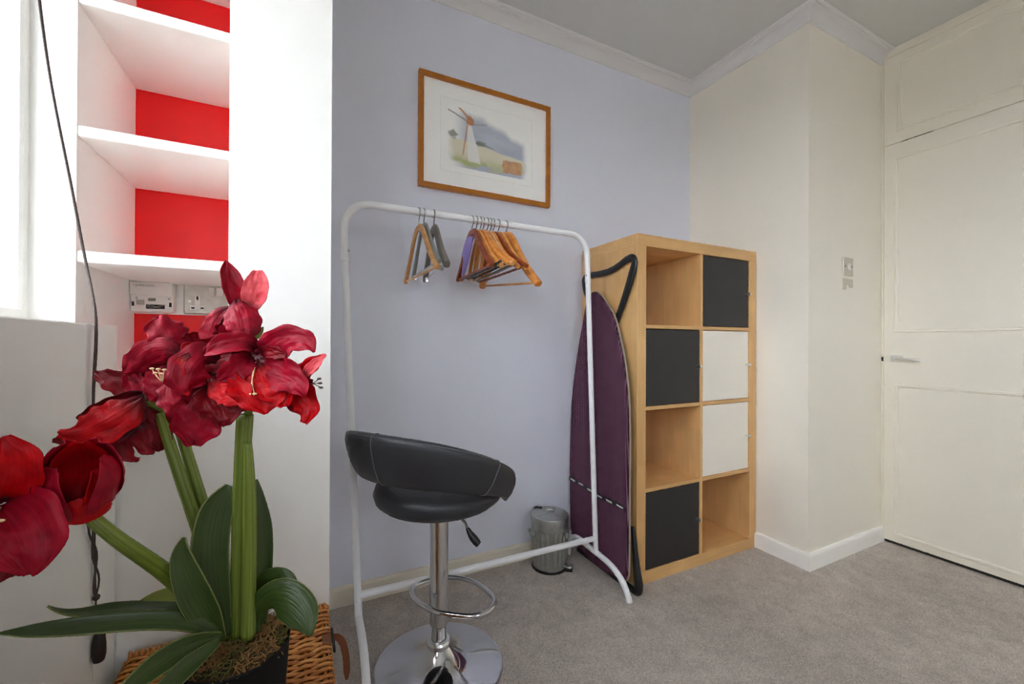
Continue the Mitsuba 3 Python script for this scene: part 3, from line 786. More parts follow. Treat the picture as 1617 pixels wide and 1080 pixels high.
hanger('pale wooden hanger, leftmost on the rail', -1.689, 1.430, 88, 0.195, 0.168, 'm_hw_tan', 'm_hw_pale', ht=0.025, group='hangers at the left of the rail')
hanger('grey-green metallic hanger between the pale wooden one and the taupe one', -1.671, 1.438, 92, 0.200, 0.158, 'm_hang_silver', 'm_steel', extra=clips, group='hangers at the left of the rail', th=0.012)
hanger('taupe hanger with a dark hook, third from the left on the rail', -1.634, 1.430, 95, 0.192, 0.156, 'm_hang_taupe', 'm_steel', hook='m_hang_taupe', extra=clips, group='hangers at the left of the rail', ht=0.036, th=0.018)
hanger('wooden hanger with a lilac padded shoulder, leftmost of the bunch', -1.486, 1.440, 92, 0.190, 0.155, 'm_hw_red', 'm_hw_red', extra=lilac)
WL = ['honey wood hanger right beside the lilac padded one', 'honey wood hanger, third of the bunch from the left', 'honey wood hanger, fourth of the bunch from the left', 'pale wood hanger in the middle of the bunch',
      'honey wood hanger just right of the pale one in the bunch', 'reddish brown wood hanger in the bunch', 'honey wood hanger, second from the right end of the bunch']
for i, (x, z, yaw, h, dp, w, b) in enumerate(((-1.470, 1.438, 90, 0.190, 0.152, 'm_hw_honey', 'm_black_plastic'), (-1.453, 1.441, 93.5, 0.199, 0.147, 'm_hw_honey', 'm_black_plastic'), (-1.441, 1.442, 96, 0.212, 0.143, 'm_hw_honey', 'm_black_plastic'),
                                              (-1.424, 1.440, 94, 0.206, 0.146, 'm_hw_pale', 'm_black_plastic'), (-1.411, 1.440, 95, 0.198, 0.154, 'm_hw_honey', 'm_hang_taupe'), (-1.398, 1.441, 94.8, 0.206, 0.151, 'm_hw_red', 'm_hw_red'),
                                              (-1.378, 1.442, 91, 0.202, 0.158, 'm_hw_honey', 'm_hw_red'))):
    hanger(WL[i], x, z, yaw, h, dp, w, b, bend=0.7 + 0.5 * (i % 3), ht=0.021)
hanger('large thick honey wood hanger with a round bar, at the right end of the bunch', -1.345, 1.441, 86, 0.215, 0.190, 'm_hw_honey', 'm_hw_tan', roll=5, ht=0.036, th=0.022, bend=0.8)

# ------------------------------------------------------------------ bar stool
SX, SY = -1.668, -0.47
k = thing('bar_stool', 'black leatherette bar stool with curved back on a chrome pedestal in front of the rail', 'bar stool')
put('base', lathe([(0, 0.0), (0.198, 0.0), (0.2015, 0.004), (0.200, 0.009), (0.185, 0.013), (0.150, 0.018), (0.110, 0.026), (0.080, 0.037), (0.058, 0.051), (0.044, 0.064), (0.036, 0.074), (0, 0.074)], SX, SY, 0, 96), 'm_chrome', k)
put('collar', lathe([(0.024, 0.070), (0.036, 0.071), (0.0375, 0.076), (0.0375, 0.086), (0.034, 0.092), (0.026, 0.094), (0.024, 0.094)], SX, SY, 0, 48), 'm_steel', k)
put('gas_tube', lathe([(0, 0.07), (0.0225, 0.07), (0.0225, 0.150), (0, 0.150)], SX, SY, 0, 48), 'm_chrome', k)
put('pole', lathe([(0, 0.137), (0.026, 0.137), (0.0285, 0.141), (0.0285, 0.520), (0, 0.520)], SX, SY, 0, 48), 'm_chrome', k)
fr = np.array([on(2, 0.222, *q) for q in ((650, 936), (655, 946), (667, 955), (684, 964), (708, 970), (738, 973), (757, 971), (773, 964), (781, 951), (775, 938), (758, 924), (738, 915), (714, 911), (690, 913), (665, 920), (652, 928))])
fr[:, 2] = 0.222
t_ = np.arange(len(fr) + 1)
fr = CubicSpline(t_, np.vstack([fr, fr[:1]]), bc_type='periodic')(np.linspace(0, len(fr), 97)[:-1])
put('footrest', sweep(fr, 0.0075, 12, closed=True), 'm_chrome', k)
# direction of the back: towards the camera, turned a little to its left
vd = np.array([EYE[0] - SX, EYE[1] - SY]); vd /= np.linalg.norm(vd)
ang0 = math.atan2(vd[1], vd[0]) - math.radians(38)
def sd(phi, rad, z):
    return np.array([SX + rad * math.cos(ang0 + phi), SY + rad * math.sin(ang0 + phi), z])
# seat cushion
prof = [(0, 0.540), (0.135, 0.540), (0.176, 0.547), (0.194, 0.562), (0.200, 0.582), (0.193, 0.604), (0.165, 0.617), (0.10, 0.622), (0, 0.622)]
seat = lathe(prof, 0, 0, 0, 72)
seat.apply_translation((SX, SY, -0.018))
put('seat', seat, 'm_leather', k, smooth=60)
put('mount_plate', cbox(SX - 0.08, SX + 0.08, SY - 0.08, SY + 0.08, 0.512, 0.530, 0.004), 'm_black_plastic', k)


def back_band(phis, offs=0.0):
    V = []
    for ph in phis:
        q = abs(ph) / math.radians(83)
        zt = 0.785 - 0.090 * q ** 2
        zb = 0.642 - 0.045 * q ** 2
        sag = 0.024 * max(0.0, (ph - math.radians(35)) / math.radians(80)) ** 1.3
        zt, zb = zt - sag, zb - sag
        q = abs(ph) / math.radians(116)
        e = 1.0 if q < 0.80 else max(0.02, 1 - ((q - 0.80) / 0.20) ** 2.2)          # rounded ends
        zm = (zt + zb) / 2 - 0.02 * (1 - e)
        hh = (zt - zb) / 2 * (0.35 + 0.65 * e)
        th = 0.024 * (0.25 + 0.75 * e)
        for a in np.linspace(0, 2 * math.pi, 28, endpoint=False):
            ca, sa = math.cos(a), math.sin(a)
            ca, sa = np.sign(ca) * abs(ca) ** 0.7, np.sign(sa) * abs(sa) ** 0.75
            z = zm + (hh + offs) * sa
            f = (z + sag - 0.60) / 0.17
            rad = 0.214 + 0.25 * max(0.0, sag) * 1.3 + 0.062 * np.clip(f, -0.2, 1.1) - 0.012 * f * f + (th + offs) * ca
            V.append(sd(ph, rad, z))
    return np.array(V)


ph = np.radians(np.linspace(-116, 116, 73))
V = back_band(ph)
Fb = []
for i in range(72):
    for j in range(28):
        a, b = i * 28 + j, i * 28 + (j + 1) % 28
        Fb += [(a, b, b + 28), (a, b + 28, a + 28)]
V = np.vstack([V, V[:28].mean(0), V[72 * 28:73 * 28].mean(0)])
for j in range(28):
    Fb += [((j + 1) % 28, j, len(V) - 2), (72 * 28 + j, 72 * 28 + (j + 1) % 28, len(V) - 1)]
bmesh = trimesh.Trimesh(V, np.array(Fb), process=False); bmesh.fix_normals()
bk = put('backrest', bmesh, 'm_leather', k, smooth=60)
for a in (-72, 0, 72):
    lean = math.radians(4) * np.sin(np.linspace(0, 2 * math.pi, 28, endpoint=False)) * np.sign(a)
    loop = np.array([back_band([math.radians(a) + l], 0.0008)[i] for i, l in enumerate(lean)])
    put('seam', sweep(loop, 0.0014, 6, closed=True), 'm_thread', bk)
# piping line along the upper edge
line = np.array([back_band([p_], 0.0006)[5] for p_ in np.radians(np.linspace(-104, 104, 60))])
put('seam', sweep(line, 0.0012, 6), 'm_thread', bk)
lv = [at(735, 826, 1.20), at(738, 834, 1.19), at(745, 846, 1.185), at(756, 860, 1.18)]
put('lever', sweep([sd(0.9, 0.04, 0.540), lv[0], lv[1]], 0.004, 8), 'm_steel', k)
pts = spline(lv[1:], 18)
put('lever_grip', sweep(pts, 0.012 * np.sin(np.linspace(0.5, 2.5, 18)) ** 0.7 * np.interp(np.linspace(0, 1, 18), [0, 0.3, 1], [0.75, 0.75, 1.1]), 12), 'm_black_plastic', k)

# ------------------------------------------------------------------ pedal bin
CX, CY, CR = -1.036, -0.108, 0.084
k = thing('pedal_bin', 'small galvanised pedal bin on the carpet beside the ironing board', 'bin')
nr = 40
ribs = []
prof_z = np.linspace(0.026, 0.178, 14)
n = 160
V = []
for z in prof_z:
    amp = 0.0034 * min(1, (z - 0.024) / 0.02, (0.182 - z) / 0.02)
    r0 = CR * (0.93 + 0.06 * z / 0.2)
    for j in range(n):
        a = 2 * math.pi * j / n
        V.append((CX + (r0 + amp * math.cos(22 * a)) * math.cos(a), CY + (r0 + amp * math.cos(22 * a)) * math.sin(a), z))
Fb = []
for i in range(13):
    for j in range(n):
        a, b = i * n + j, i * n + (j + 1) % n
        Fb += [(a, b, b + n), (a, b + n, a + n)]
put('body', cat(trimesh.Trimesh(np.array(V), np.array(Fb), process=False), lathe([(0, 0.008), (CR * 0.93, 0.008), (CR * 0.935, 0.014), (CR * 0.935, 0.028), (0, 0.028)], CX, CY), lathe([(CR * 0.97, 0.176), (CR * 1.0, 0.182), (CR * 1.0, 0.208), (CR * 0.98, 0.212), (CR * 0.9, 0.212)], CX, CY)), 'm_galv', k)
put('base_ring', lathe([(0, 0.0), (CR * 0.97, 0.0), (CR * 0.985, 0.004), (CR * 0.97, 0.010), (0, 0.010)], CX, CY), 'm_black_plastic', k)
ld = put('lid', lathe([(CR * 0.95, 0.209), (CR * 1.03, 0.210), (CR * 1.045, 0.214), (CR * 1.045, 0.232), (CR * 1.02, 0.238), (CR * 0.95, 0.241), (CR * 0.6, 0.247), (CR * 0.25, 0.250), (0, 0.251)], CX, CY), 'm_galv', k)
cd = np.array([EYE[0] - CX, EYE[1] - CY]); cd /= np.linalg.norm(cd)
rt = np.array([-cd[1], cd[0]])
hd = cd * 0.6 + rt * 0.2
put('knob', sweep(spline([(CX - 0.017, CY + 0.006, 0.248), (CX - 0.014, CY + 0.005, 0.258), (CX, CY, 0.262), (CX + 0.014, CY - 0.005, 0.258), (CX + 0.017, CY - 0.006, 0.248)], 20), 0.005, 10, section=np.stack([np.cos(np.arange(10) * math.pi / 5) * 2.0, np.sin(np.arange(10) * math.pi / 5)], 1)), 'm_galv', ld)
for sgn in (-1, 1):
    c = np.array([CX, CY]) + (cd * 0.42 + sgn * rt * 0.9) * CR * 1.02
    tang = np.array([-(c[1] - CY), c[0] - CX]) / CR
    loop = [(c[0] + tang[0] * 0.020 * math.cos(t) + (c[0] - CX) * 0.08, c[1] + tang[1] * 0.020 * math.cos(t) + (c[1] - CY) * 0.08, 0.168 - 0.022 * abs(math.sin(t)) - 0.0 * t) for t in np.linspace(0, math.pi, 16)]
    put('side_handle', cat(sweep(loop, 0.003, 8), *[cbox(q[0] - 0.006, q[0] + 0.006, q[1] - 0.006, q[1] + 0.006, 0.160, 0.176, 0.002) for q in (loop[0], loop[-1])]), 'm_galv', k)
pd = np.array([0.58, -0.81])
pc = np.array([CX, CY]) + pd * CR * 1.12
put('pedal', cat(sweep([(CX + pd[0] * CR * 0.7, CY + pd[1] * CR * 0.7, 0.020), (pc[0], pc[1], 0.024)], 0.010, 10, section=np.array([[1.7, 0], [1.4, 0.4], [0, 0.55], [-1.4, 0.4], [-1.7, 0], [-1.4, -0.4], [0, -0.4], [1.4, -0.4]]) @ np.eye(2)), lathe([(0, 0.018), (0.020, 0.018), (0.022, 0.022), (0.020, 0.027), (0, 0.030)], pc[0], pc[1], 0, 24)), 'm_galv', k)
put('pedal_pad', cbox(-0.018, 0.018, -0.014, 0.014, 0.0, 0.012, 0.002).apply_transform(trimesh.transformations.rotation_matrix(-0.6, (0, 0, 1))).apply_translation((pc[0] - pd[0] * 0.002, pc[1] - pd[1] * 0.002, 0)), 'm_black_plastic', k)
hb_ = np.array([CX, CY]) + (-rt * 0.72 - cd * 0.70) * CR * 1.08
put('hinge', cat(cbox(hb_[0] - 0.010, hb_[0] + 0.010, hb_[1] - 0.012, hb_[1] + 0.006, 0.150, 0.244, 0.003), sweep([(hb_[0], hb_[1], 0.240), (CX + (hb_[0] - CX) * 0.6, CY + (hb_[1] - CY) * 0.6, 0.248)], 0.006, 8)), 'm_black_plastic', k)

# ------------------------------------------------------------------ wicker hamper
HX0, HX1, HY0, HY1, HZ = -2.352, -2.001, -1.135, -0.700, 0.418
k = thing('wicker_hamper', 'honey coloured wicker hamper with a leather strap, under the potted red flowers', 'hamper')
put('body', cbox(HX0 + 0.012, HX1 - 0.012, HY0 + 0.012, HY1 - 0.008, 0.0, HZ - 0.05, 0.012), 'm_wick_b', k)
bz = HZ - 0.05
for i in range(44):                     # woven rows round the body
    z = 0.006 + i * (bz - 0.012) / 43
    pts = []
    per = [(HX0 + 0.012, HY0 + 0.012), (HX1 - 0.012, HY0 + 0.012), (HX1 - 0.012, HY1 - 0.008), (HX0 + 0.012, HY1 - 0.008)]
    for a in range(4):
        p0, p1 = np.array(per[a]), np.array(per[(a + 1) % 4])
        nseg = 24
        outw = np.array([p1[1] - p0[1], -(p1[0] - p0[0])]); outw /= np.linalg.norm(outw)
        for s in range(nseg):
            q = p0 + (p1 - p0) * s / nseg + outw * 0.0035 * (1 if (s + i) % 2 else -1) * (1 if s else 0)
            pts.append((q[0], q[1], z))
    put('weave_row', sweep(pts, 0.0038, 5, closed=True), ('m_wick_a', 'm_wick_b', 'm_wick_c')[i % 3], k, smooth=True)
lid = put('lid', cbox(HX0 + 0.006, HX1 - 0.006, HY0 + 0.006, HY1 - 0.006, HZ - 0.045, HZ - 0.008, 0.006), 'm_wick_dark', k)
nx = 11
ribx = np.linspace(HX0 + 0.014, HX1 - 0.014, nx)
for i, x in enumerate(ribx):
    put('rib', sweep([(x, HY0 + 0.004, HZ - 0.004), (x, HY1 - 0.004, HZ - 0.004)], 0.0034, 6), 'm_wick_b', lid, smooth=True)
pitch = 0.0078
ny = int((HY1 - HY0 - 0.012) / pitch)
for i in range(ny):
    y = HY0 + 0.008 + i * pitch
    xs = np.linspace(HX0 + 0.002, HX1 - 0.002, 45)
    ph_ = (xs - ribx[0]) / (ribx[1] - ribx[0]) * math.pi + (i % 2) * math.pi
    zz = HZ - 0.003 + 0.0038 * np.cos(ph_) + 0.0008 * np.sin(i * 2.1)
    yy = y + 0.0010 * np.sin(xs * 60 + i)
    pts = np.c_[xs, yy, zz]
    pts = np.vstack([[(xs[0] - 0.002, y, HZ - 0.03)], pts, [(xs[-1] + 0.002, y, HZ - 0.03)]])
    put('weave_strand', sweep(pts, 0.0037 * rng.uniform(0.9, 1.05), 6), ('m_wick_a', 'm_wick_b', 'm_wick_c')[rng.randrange(3)], lid, smooth=True)
for y in (HY0 + 0.002, HY1 - 0.002):
    coil = np.array([(x, y + 0.007 * math.cos(t), HZ - 0.006 + 0.009 * math.sin(t)) for x, t in zip(np.linspace(HX0, HX1, 700), np.linspace(0, 2 * math.pi * 40, 700))])
    put('border', cat(sweep([(HX0, y, HZ - 0.006), (HX1, y, HZ - 0.006)], 0.006, 8), sweep(coil, 0.0034, 5)), 'm_wick_a', lid, smooth=True)
# strap and buckle on the right edge
put('strap', cat(cbox(HX1 - 0.016, HX1 + 0.006, -0.842, -0.812, HZ + 0.003, HZ + 0.0055, 0.001)), 'm_strap', k)
ts = spline([(HX1 + 0.002, -0.828, HZ + 0.004), (HX1 + 0.016, -0.828, HZ - 0.002), (HX1 + 0.026, -0.828, HZ - 0.028), (HX1 + 0.030, -0.829, HZ - 0.062), (HX1 + 0.030, -0.830, HZ - 0.090)], 24)
put('strap', sweep(ts, 0.0065 * np.interp(np.linspace(0, 1, 24), [0, 0.85, 1], [1, 1, 0.4]), 4, section=np.array([[0.14, 1], [-0.14, 1], [-0.14, -1], [0.14, -1]])), 'm_strap', k, smooth=False)
bc = [(HX1 + 0.003, -0.846, HZ + 0.008), (HX1 + 0.003, -0.808, HZ + 0.008), (HX1 + 0.006, -0.808, HZ - 0.014), (HX1 + 0.006, -0.846, HZ - 0.014)]
put('buckle', sweep(spline(bc + bc[:1], 40)[:-1], 0.0022, 6, closed=True), 'm_dark', k)

# ------------------------------------------------------------------ pot
PC = at(374, 1008, 0.615)
PX, PY, PZ = PC[0], PC[1], 0.575
pb = HZ + 0.0055
k = thing('flower_pot', 'black flower pot with mossy soil standing on the wicker hamper', 'flower pot')
put('pot', lathe([(0, pb), (0.056, pb), (0.060, pb + 0.004), (0.0690, PZ - 0.006), (0.0700, PZ - 0.002), (0.0685, PZ), (0.0665, PZ - 0.003), (0.064, PZ - 0.020), (0, PZ - 0.020)], PX, PY, 0, 72), 'm_pot', k)
fibres = []
mound = trimesh.creation.icosphere(4, 1.0)
mv = mound.vertices.copy()
mv = mv * np.array([0.0655, 0.0655, 0.022]); mv += 0.004 * (meshkit.noise(mv * 160)[:, None] - 0.5) * 2 * mound.vertices
mound.vertices = mv + np.array([PX, PY, PZ - 0.010])
put('soil', mound, 'm_moss', k, smooth=False)
R = np.random.default_rng(5)
for i in range(900):
    a, rr = R.uniform(0, 2 * math.pi), 0.064 * math.sqrt(R.uniform(0.0, 1))
    c = np.array([PX + rr * math.cos(a), PY + rr * math.sin(a), PZ - 0.010 + 0.022 * math.sqrt(max(0, 1 - (rr / 0.066) ** 2)) + R.uniform(-0.001, 0.004)])
    d = R.normal(size=3) * np.array([1, 1, 0.45]); d /= np.linalg.norm(d)
    b = R.normal(size=3) * 0.004
    L = R.uniform(0.006, 0.013)
    fibres.append(sweep(spline([c - d * L, c + b, c + d * L], 6), 0.0007, 4))
kf = put('moss_fibres', cat(*fibres), 'm_fibre', k, smooth=False)
labels[kf] = {'kind': 'stuff'}

# ------------------------------------------------------------------ amaryllis
plant = thing('amaryllis_plant', 'red amaryllis plant with strap leaves and big drooping blooms in the black pot', 'plant')


def blade(cpts, widths, roll=0.0, cup=0.25, ruffle=0.0, curl=0.0, fold=0.0, na=30, nc=15, th=0.0009, seed=0, twist=0.0, wr=0.0):
    """A petal or leaf: centreline (px, py, depth) -> points in the room, half-width profile in px at that depth, cross-section cupped."""
    c = np.array([at(*q) for q in cpts])
    dd = np.array([q[2] for q in cpts])
    tt = np.r_[0, np.cumsum(np.linalg.norm(np.diff(c, axis=0), axis=1))]; tt /= tt[-1]
    t = np.linspace(0, 1, na)
    C = CubicSpline(tt, c)(t) if len(c) > 2 else c[0] + t[:, None] * (c[1] - c[0])
    dm = np.interp(t, tt, dd)
    w = PchipInterpolator(np.linspace(0, 1, len(widths)), widths)(t) * dm / F * 0.5
    tg = np.gradient(C, axis=0); tg /= np.linalg.norm(tg, axis=1, keepdims=True)
    view = C - EYE; view /= np.linalg.norm(view, axis=1, keepdims=True)
    S = np.cross(tg, view); S /= np.linalg.norm(S, axis=1, keepdims=True) + 1e-9
    N = np.cross(S, tg)
    sgn = np.sign((N * -view).sum(1)); N *= sgn[:, None]
    rl = np.radians(roll + twist * t)[:, None]
    S, N = S * np.cos(rl) + N * np.sin(rl), N * np.cos(rl) - S * np.sin(rl)
    s = np.linspace(-1, 1, nc)
    rs = np.random.default_rng(seed + 11)
    ph = rs.uniform(0, 6.28, 4)
    P = C[:, None] + S[:, None] * (w[:, None] * s[None])[..., None]
    h = cup * w[:, None] * (s[None] ** 2) + fold * w[:, None] * np.abs(s[None])
    rf = np.sin(t[:, None] * 17 + ph[0] + 1.3 * np.sign(s)[None]) * 0.6 + np.sin(t[:, None] * 29 + ph[1] + 2.0 * np.sign(s)[None]) * 0.4
    h = h + ruffle * w.max() * rf * np.abs(s[None]) ** 2.5 * np.sin(np.clip(t, 0.05, 1) * math.pi * 0.55)[:, None]
    P = P + N[:, None] * h[..., None]
    P = P + S[:, None] * (ruffle * 0.35 * w.max() * np.sin(t[:, None] * 23 + ph[2]) * np.sign(s)[None] * np.abs(s[None]) ** 4)[..., None]
    if wr:
        P = P + N[:, None] * (wr * w.max() * (meshkit.fbm(np.stack([s[None] * 2.6 + 0 * t[:, None] + seed, t[:, None] * 4.5 + 0 * s[None], 0 * P[..., 0]], -1), 3, seed) - 0.5) * 2)[..., None]
    if curl:
        P = P + N[:, None] * (curl * w.max() * t[:, None] ** 3 * np.ones_like(s)[None])[..., None]
    nrm = np.cross(np.gradient(P, axis=0), np.gradient(P, axis=1)); nrm /= np.linalg.norm(nrm, axis=2, keepdims=True) + 1e-12
    top, bot = P + nrm * th / 2, P - nrm * th / 2
    V = np.vstack([top.reshape(-1, 3), bot.reshape(-1, 3)])
    uv = np.stack([np.tile(s, (na, 1)), np.tile(t[:, None], (1, nc))], -1).reshape(-1, 2)
    i, j = np.meshgrid(np.arange(na - 1), np.arange(nc - 1), indexing='ij')
    a, b, c2, d2 = i * nc + j, i * nc + j + 1, (i + 1) * nc + j + 1, (i + 1) * nc + j
    q = np.stack([a, b, c2, d2], -1).reshape(-1, 4)
    n0 = na * nc
    Fq = np.vstack([q[:, [0, 1, 2]], q[:, [0, 2, 3]], n0 + q[:, [0, 2, 1]], n0 + q[:, [0, 3, 2]]])
    rim = [i * nc for i in range(na)] + [(na - 1) * nc + j for j in range(1, nc)] + [i * nc + nc - 1 for i in range(na - 2, -1, -1)] + [j for j in range(nc - 2, 0, -1)]
    rim = np.array(rim); r2 = np.roll(rim, -1)
    Fq = np.vstack([Fq, np.stack([rim, r2, n0 + r2], -1), np.stack([rim, n0 + r2, n0 + rim], -1)])
    m = trimesh.Trimesh(V, Fq, process=False)
    return m, np.vstack([uv, uv])


def tube_px(cpts, wpx, n=36, sides=14):
    c = np.array([at(*q) for q in cpts]); d = np.array([q[2] for q in cpts])
    p = spline(c, n)
    t = np.linspace(0, 1, n)
    r = np.interp(t, np.linspace(0, 1, len(wpx)), wpx) * np.interp(t, np.linspace(0, 1, len(d)), d) / F / 2
    m = sweep(p, r, sides)
    k_ = len(p) * sides
    ang = np.tile(np.arange(sides) / sides, n); tv = np.repeat(t, sides)
    uv = np.vstack([np.stack([ang, tv], 1), [[0, 0], [0, 1]]])
    return m, uv


def add_blade(name, mat, parent, *a, **kw):
    m, uv = blade(*a, **kw)
    return put(name, m, mat, parent, smooth=True, uv=uv)


def add_tube(name, mat, parent, pts, w, n=36, label=None):
    m, uv = tube_px(pts, w, n)
    return put(name, m, mat, parent, smooth=True, uv=uv, label=label)


# flower stalks
add_tube('stem', 'm_stem', plant, [(253, 652, 0.590), (290, 768, 0.595), (325, 872, 0.605), (352, 965, 0.615), (360, 1005, 0.615)], [15, 17, 18, 20, 22])
add_tube('stem', 'm_stem', plant, [(281, 668, 0.610), (315, 780, 0.615), (342, 880, 0.622), (362, 975, 0.625), (368, 1005, 0.625)], [14, 16, 18, 20, 20])
add_tube('stem', 'm_stem', plant, [(387, 655, 0.600), (381, 760, 0.602), (375, 900, 0.606), (373, 1005, 0.610)], [24, 22, 19, 17])
add_tube('stem', 'm_stem', plant, [(391, 700, 0.595), (394, 800, 0.595), (393, 930, 0.597), (392, 1005, 0.600)], [12, 20, 20, 21])
add_tube('stem', 'm_stem', plant, [(142, 815, 0.460), (205, 865, 0.490), (270, 912, 0.562), (320, 965, 0.600), (352, 1008, 0.612)], [20, 23, 24, 23, 22])

# leaves
L = lambda *a, m='m_leaf', **kw: add_blade('leaf', m, plant, *a, th=0.0022, **kw)
L([(356, 1006, .595), (338, 940, .585), (331, 860, .582), (345, 795, .590), (361, 766, .598)], [16, 32, 44, 49, 50, 46, 10], cup=0.30, roll=10, seed=1)
L([(350, 1008, .580), (318, 958, .560), (296, 910, .548), (287, 870, .545), (291, 849, .545)], [12, 30, 42, 44, 40, 30, 5], cup=0.30, roll=-14, seed=2)
L([(408, 1000, .635), (414, 900, .640), (414, 820, .640), (405, 757, .640)], [16, 25, 27, 28, 26, 16, 3], cup=0.25, roll=20, seed=3)
L([(350, 1006, .590), (318, 972, .575), (250, 962, .560), (176, 963, .550), (120, 968, .545), (76, 957, .545)], [12, 20, 22, 22, 21, 13, 2], cup=0.2, roll=35, fold=0.15, seed=4)
L([(346, 1010, .575), (300, 984, .550), (200, 982, .510), (90, 992, .475), (0, 1000, .458)], [12, 22, 27, 28, 28, 22, 4], cup=0.2, roll=18, seed=5)
L([(330, 985, .640), (290, 942, .640), (246, 946, .640), (196, 978, .640)], [10, 20, 24, 18, 3], cup=0.2, m='m_leaf_pale', seed=6)
L([(348, 1004, .570), (292, 1022, .530), (230, 1062, .480), (178, 1110, .440)], [10, 24, 34, 36, 30, 16], cup=0.28, roll=-10, fold=0.15, seed=7)
L([(346, 1012, .560), (298, 1050, .520), (262, 1086, .488), (235, 1130, .46)], [8, 22, 30, 30, 18], cup=0.28, roll=-6, fold=0.1, seed=8)
L([(404, 1000, .610), (410, 958, .600), (440, 943, .585), (472, 962, .570), (490, 1004, .560)], [14, 26, 42, 54, 50, 5], cup=-0.22, roll=8, seed=9)
L([(402, 1000, .630), (405, 940, .630), (426, 914, .625), (452, 912, .620), (468, 926, .618)], [14, 24, 30, 30, 24, 6], cup=-0.2, roll=5, seed=10)
L([(388, 1004, .645), (398, 960, .650), (402, 900, .655), (398, 850, .655)], [14, 26, 26, 18, 3], cup=0.2, roll=-15, seed=12)


def flower(label, tube_pts, tube_w, petals, stamens=(), anther='m_stamen'):
    f = add_tube('flower', 'm_stem', plant, tube_pts, tube_w, 16, label=label)
    for i, (mat, pts, w, kw) in enumerate(petals):
        kw = {'seed': i + len(f) * 3, 'ruffle': 0.2, 'cup': 0.28, 'wr': 0.20, **kw}
        add_blade('petal', 'm_petal_' + mat, f, pts, w, **kw)
    for pts in stamens:
        c = spline([at(*q) for q in pts], 14)
        b = trimesh.creation.icosphere(1, 0.0016); b.apply_scale((1.8, 1.0, 1.0)); b.apply_translation(c[-1])
        put('stamen', cat(sweep(c, 0.0006, 6), b), anther, f, smooth=True)
    return f


# bloom facing right
flower('crimson bloom facing right above the right stem', [(392, 655, .60), (396, 620, .595), (402, 585, .59)], [12, 10, 12], [
    ('crimson', [(404, 560, .575), (440, 545, .560), (474, 538, .552), (496, 556, .548)], [16, 44, 52, 42, 6], dict(roll=-12)),
    ('crimson', [(408, 566, .570), (440, 588, .552), (470, 606, .545), (482, 624, .545)], [18, 48, 56, 44, 8], dict(roll=14)),
    ('scarlet', [(402, 572, .565), (408, 605, .545), (416, 634, .540), (420, 654, .540)], [20, 66, 84, 66, 8], dict(roll=0, ruffle=0.2)),
    ('crimson', [(398, 562, .562), (380, 576, .540), (362, 590, .530), (346, 600, .528)], [14, 30, 40, 36, 8], dict(roll=-15)),
    ('crimson', [(402, 550, .566), (380, 540, .546), (352, 544, .535), (326, 556, .530)], [14, 28, 34, 30, 6], dict(roll=16)),
    ('wine', [(396, 570, .580), (380, 605, .575), (372, 630, .572), (362, 655, .570)], [20, 56, 70, 56, 8], dict(roll=0)),
    ('wine', [(412, 556, .560), (430, 556, .550), (452, 562, .546)], [10, 20, 20, 6], dict(roll=10)),
    ('wine', [(398, 540, .588), (400, 556, .598), (404, 580, .592)], [50, 56, 50, 30], dict(roll=0, ruffle=0.05)),
    ('crimson', [(400, 552, .556), (376, 548, .536), (350, 552, .526), (324, 560, .524)], [10, 20, 20, 4], dict(roll=30, cup=0.5)),
    ('scarlet', [(412, 574, .566), (432, 604, .552), (446, 628, .548), (450, 642, .548)], [16, 46, 52, 10], dict(roll=10)),
    ('wine', [(404, 566, .584), (366, 560, .588), (330, 566, .590), (306, 580, .592)], [30, 60, 64, 40], dict(roll=0)),
], [[(404, 572, .56), (398, 600, .540), (392 + i * 5, 622, .532)] for i in range(3)])
# bloom at far right, drooping
flower('scarlet bloom drooping at the far right over the white pier', [(404, 600, .61), (430, 604, .60), (450, 604, .592)], [9, 9, 11], [
    ('scarlet', [(452, 604, .585), (474, 620, .570), (486, 644, .565), (480, 668, .562)], [16, 38, 42, 34, 10], dict(roll=10, cup=0.4, ruffle=0.25)),
    ('scarlet', [(450, 600, .580), (470, 596, .566), (490, 578, .560), (512, 560, .558)], [12, 26, 30, 22, 3], dict(roll=-16)),
    ('salmon', [(478, 598, .558), (490, 582, .552), (503, 570, .550), (514, 559, .549)], [6, 14, 17, 12, 2], dict(roll=-10)),
    ('crimson', [(446, 606, .588), (458, 622, .580), (466, 640, .576), (474, 652, .574)], [14, 30, 28, 20, 6], dict(roll=22)),
    ('wine', [(456, 600, .592), (476, 602, .585), (494, 604, .580)], [14, 26, 24, 6], dict(roll=0)),
], [[(476, 610, .56), (492, 606, .55), (504 + i * 1.5, 598 + 7 * i, .545)] for i in range(3)], 'm_anther_dark')
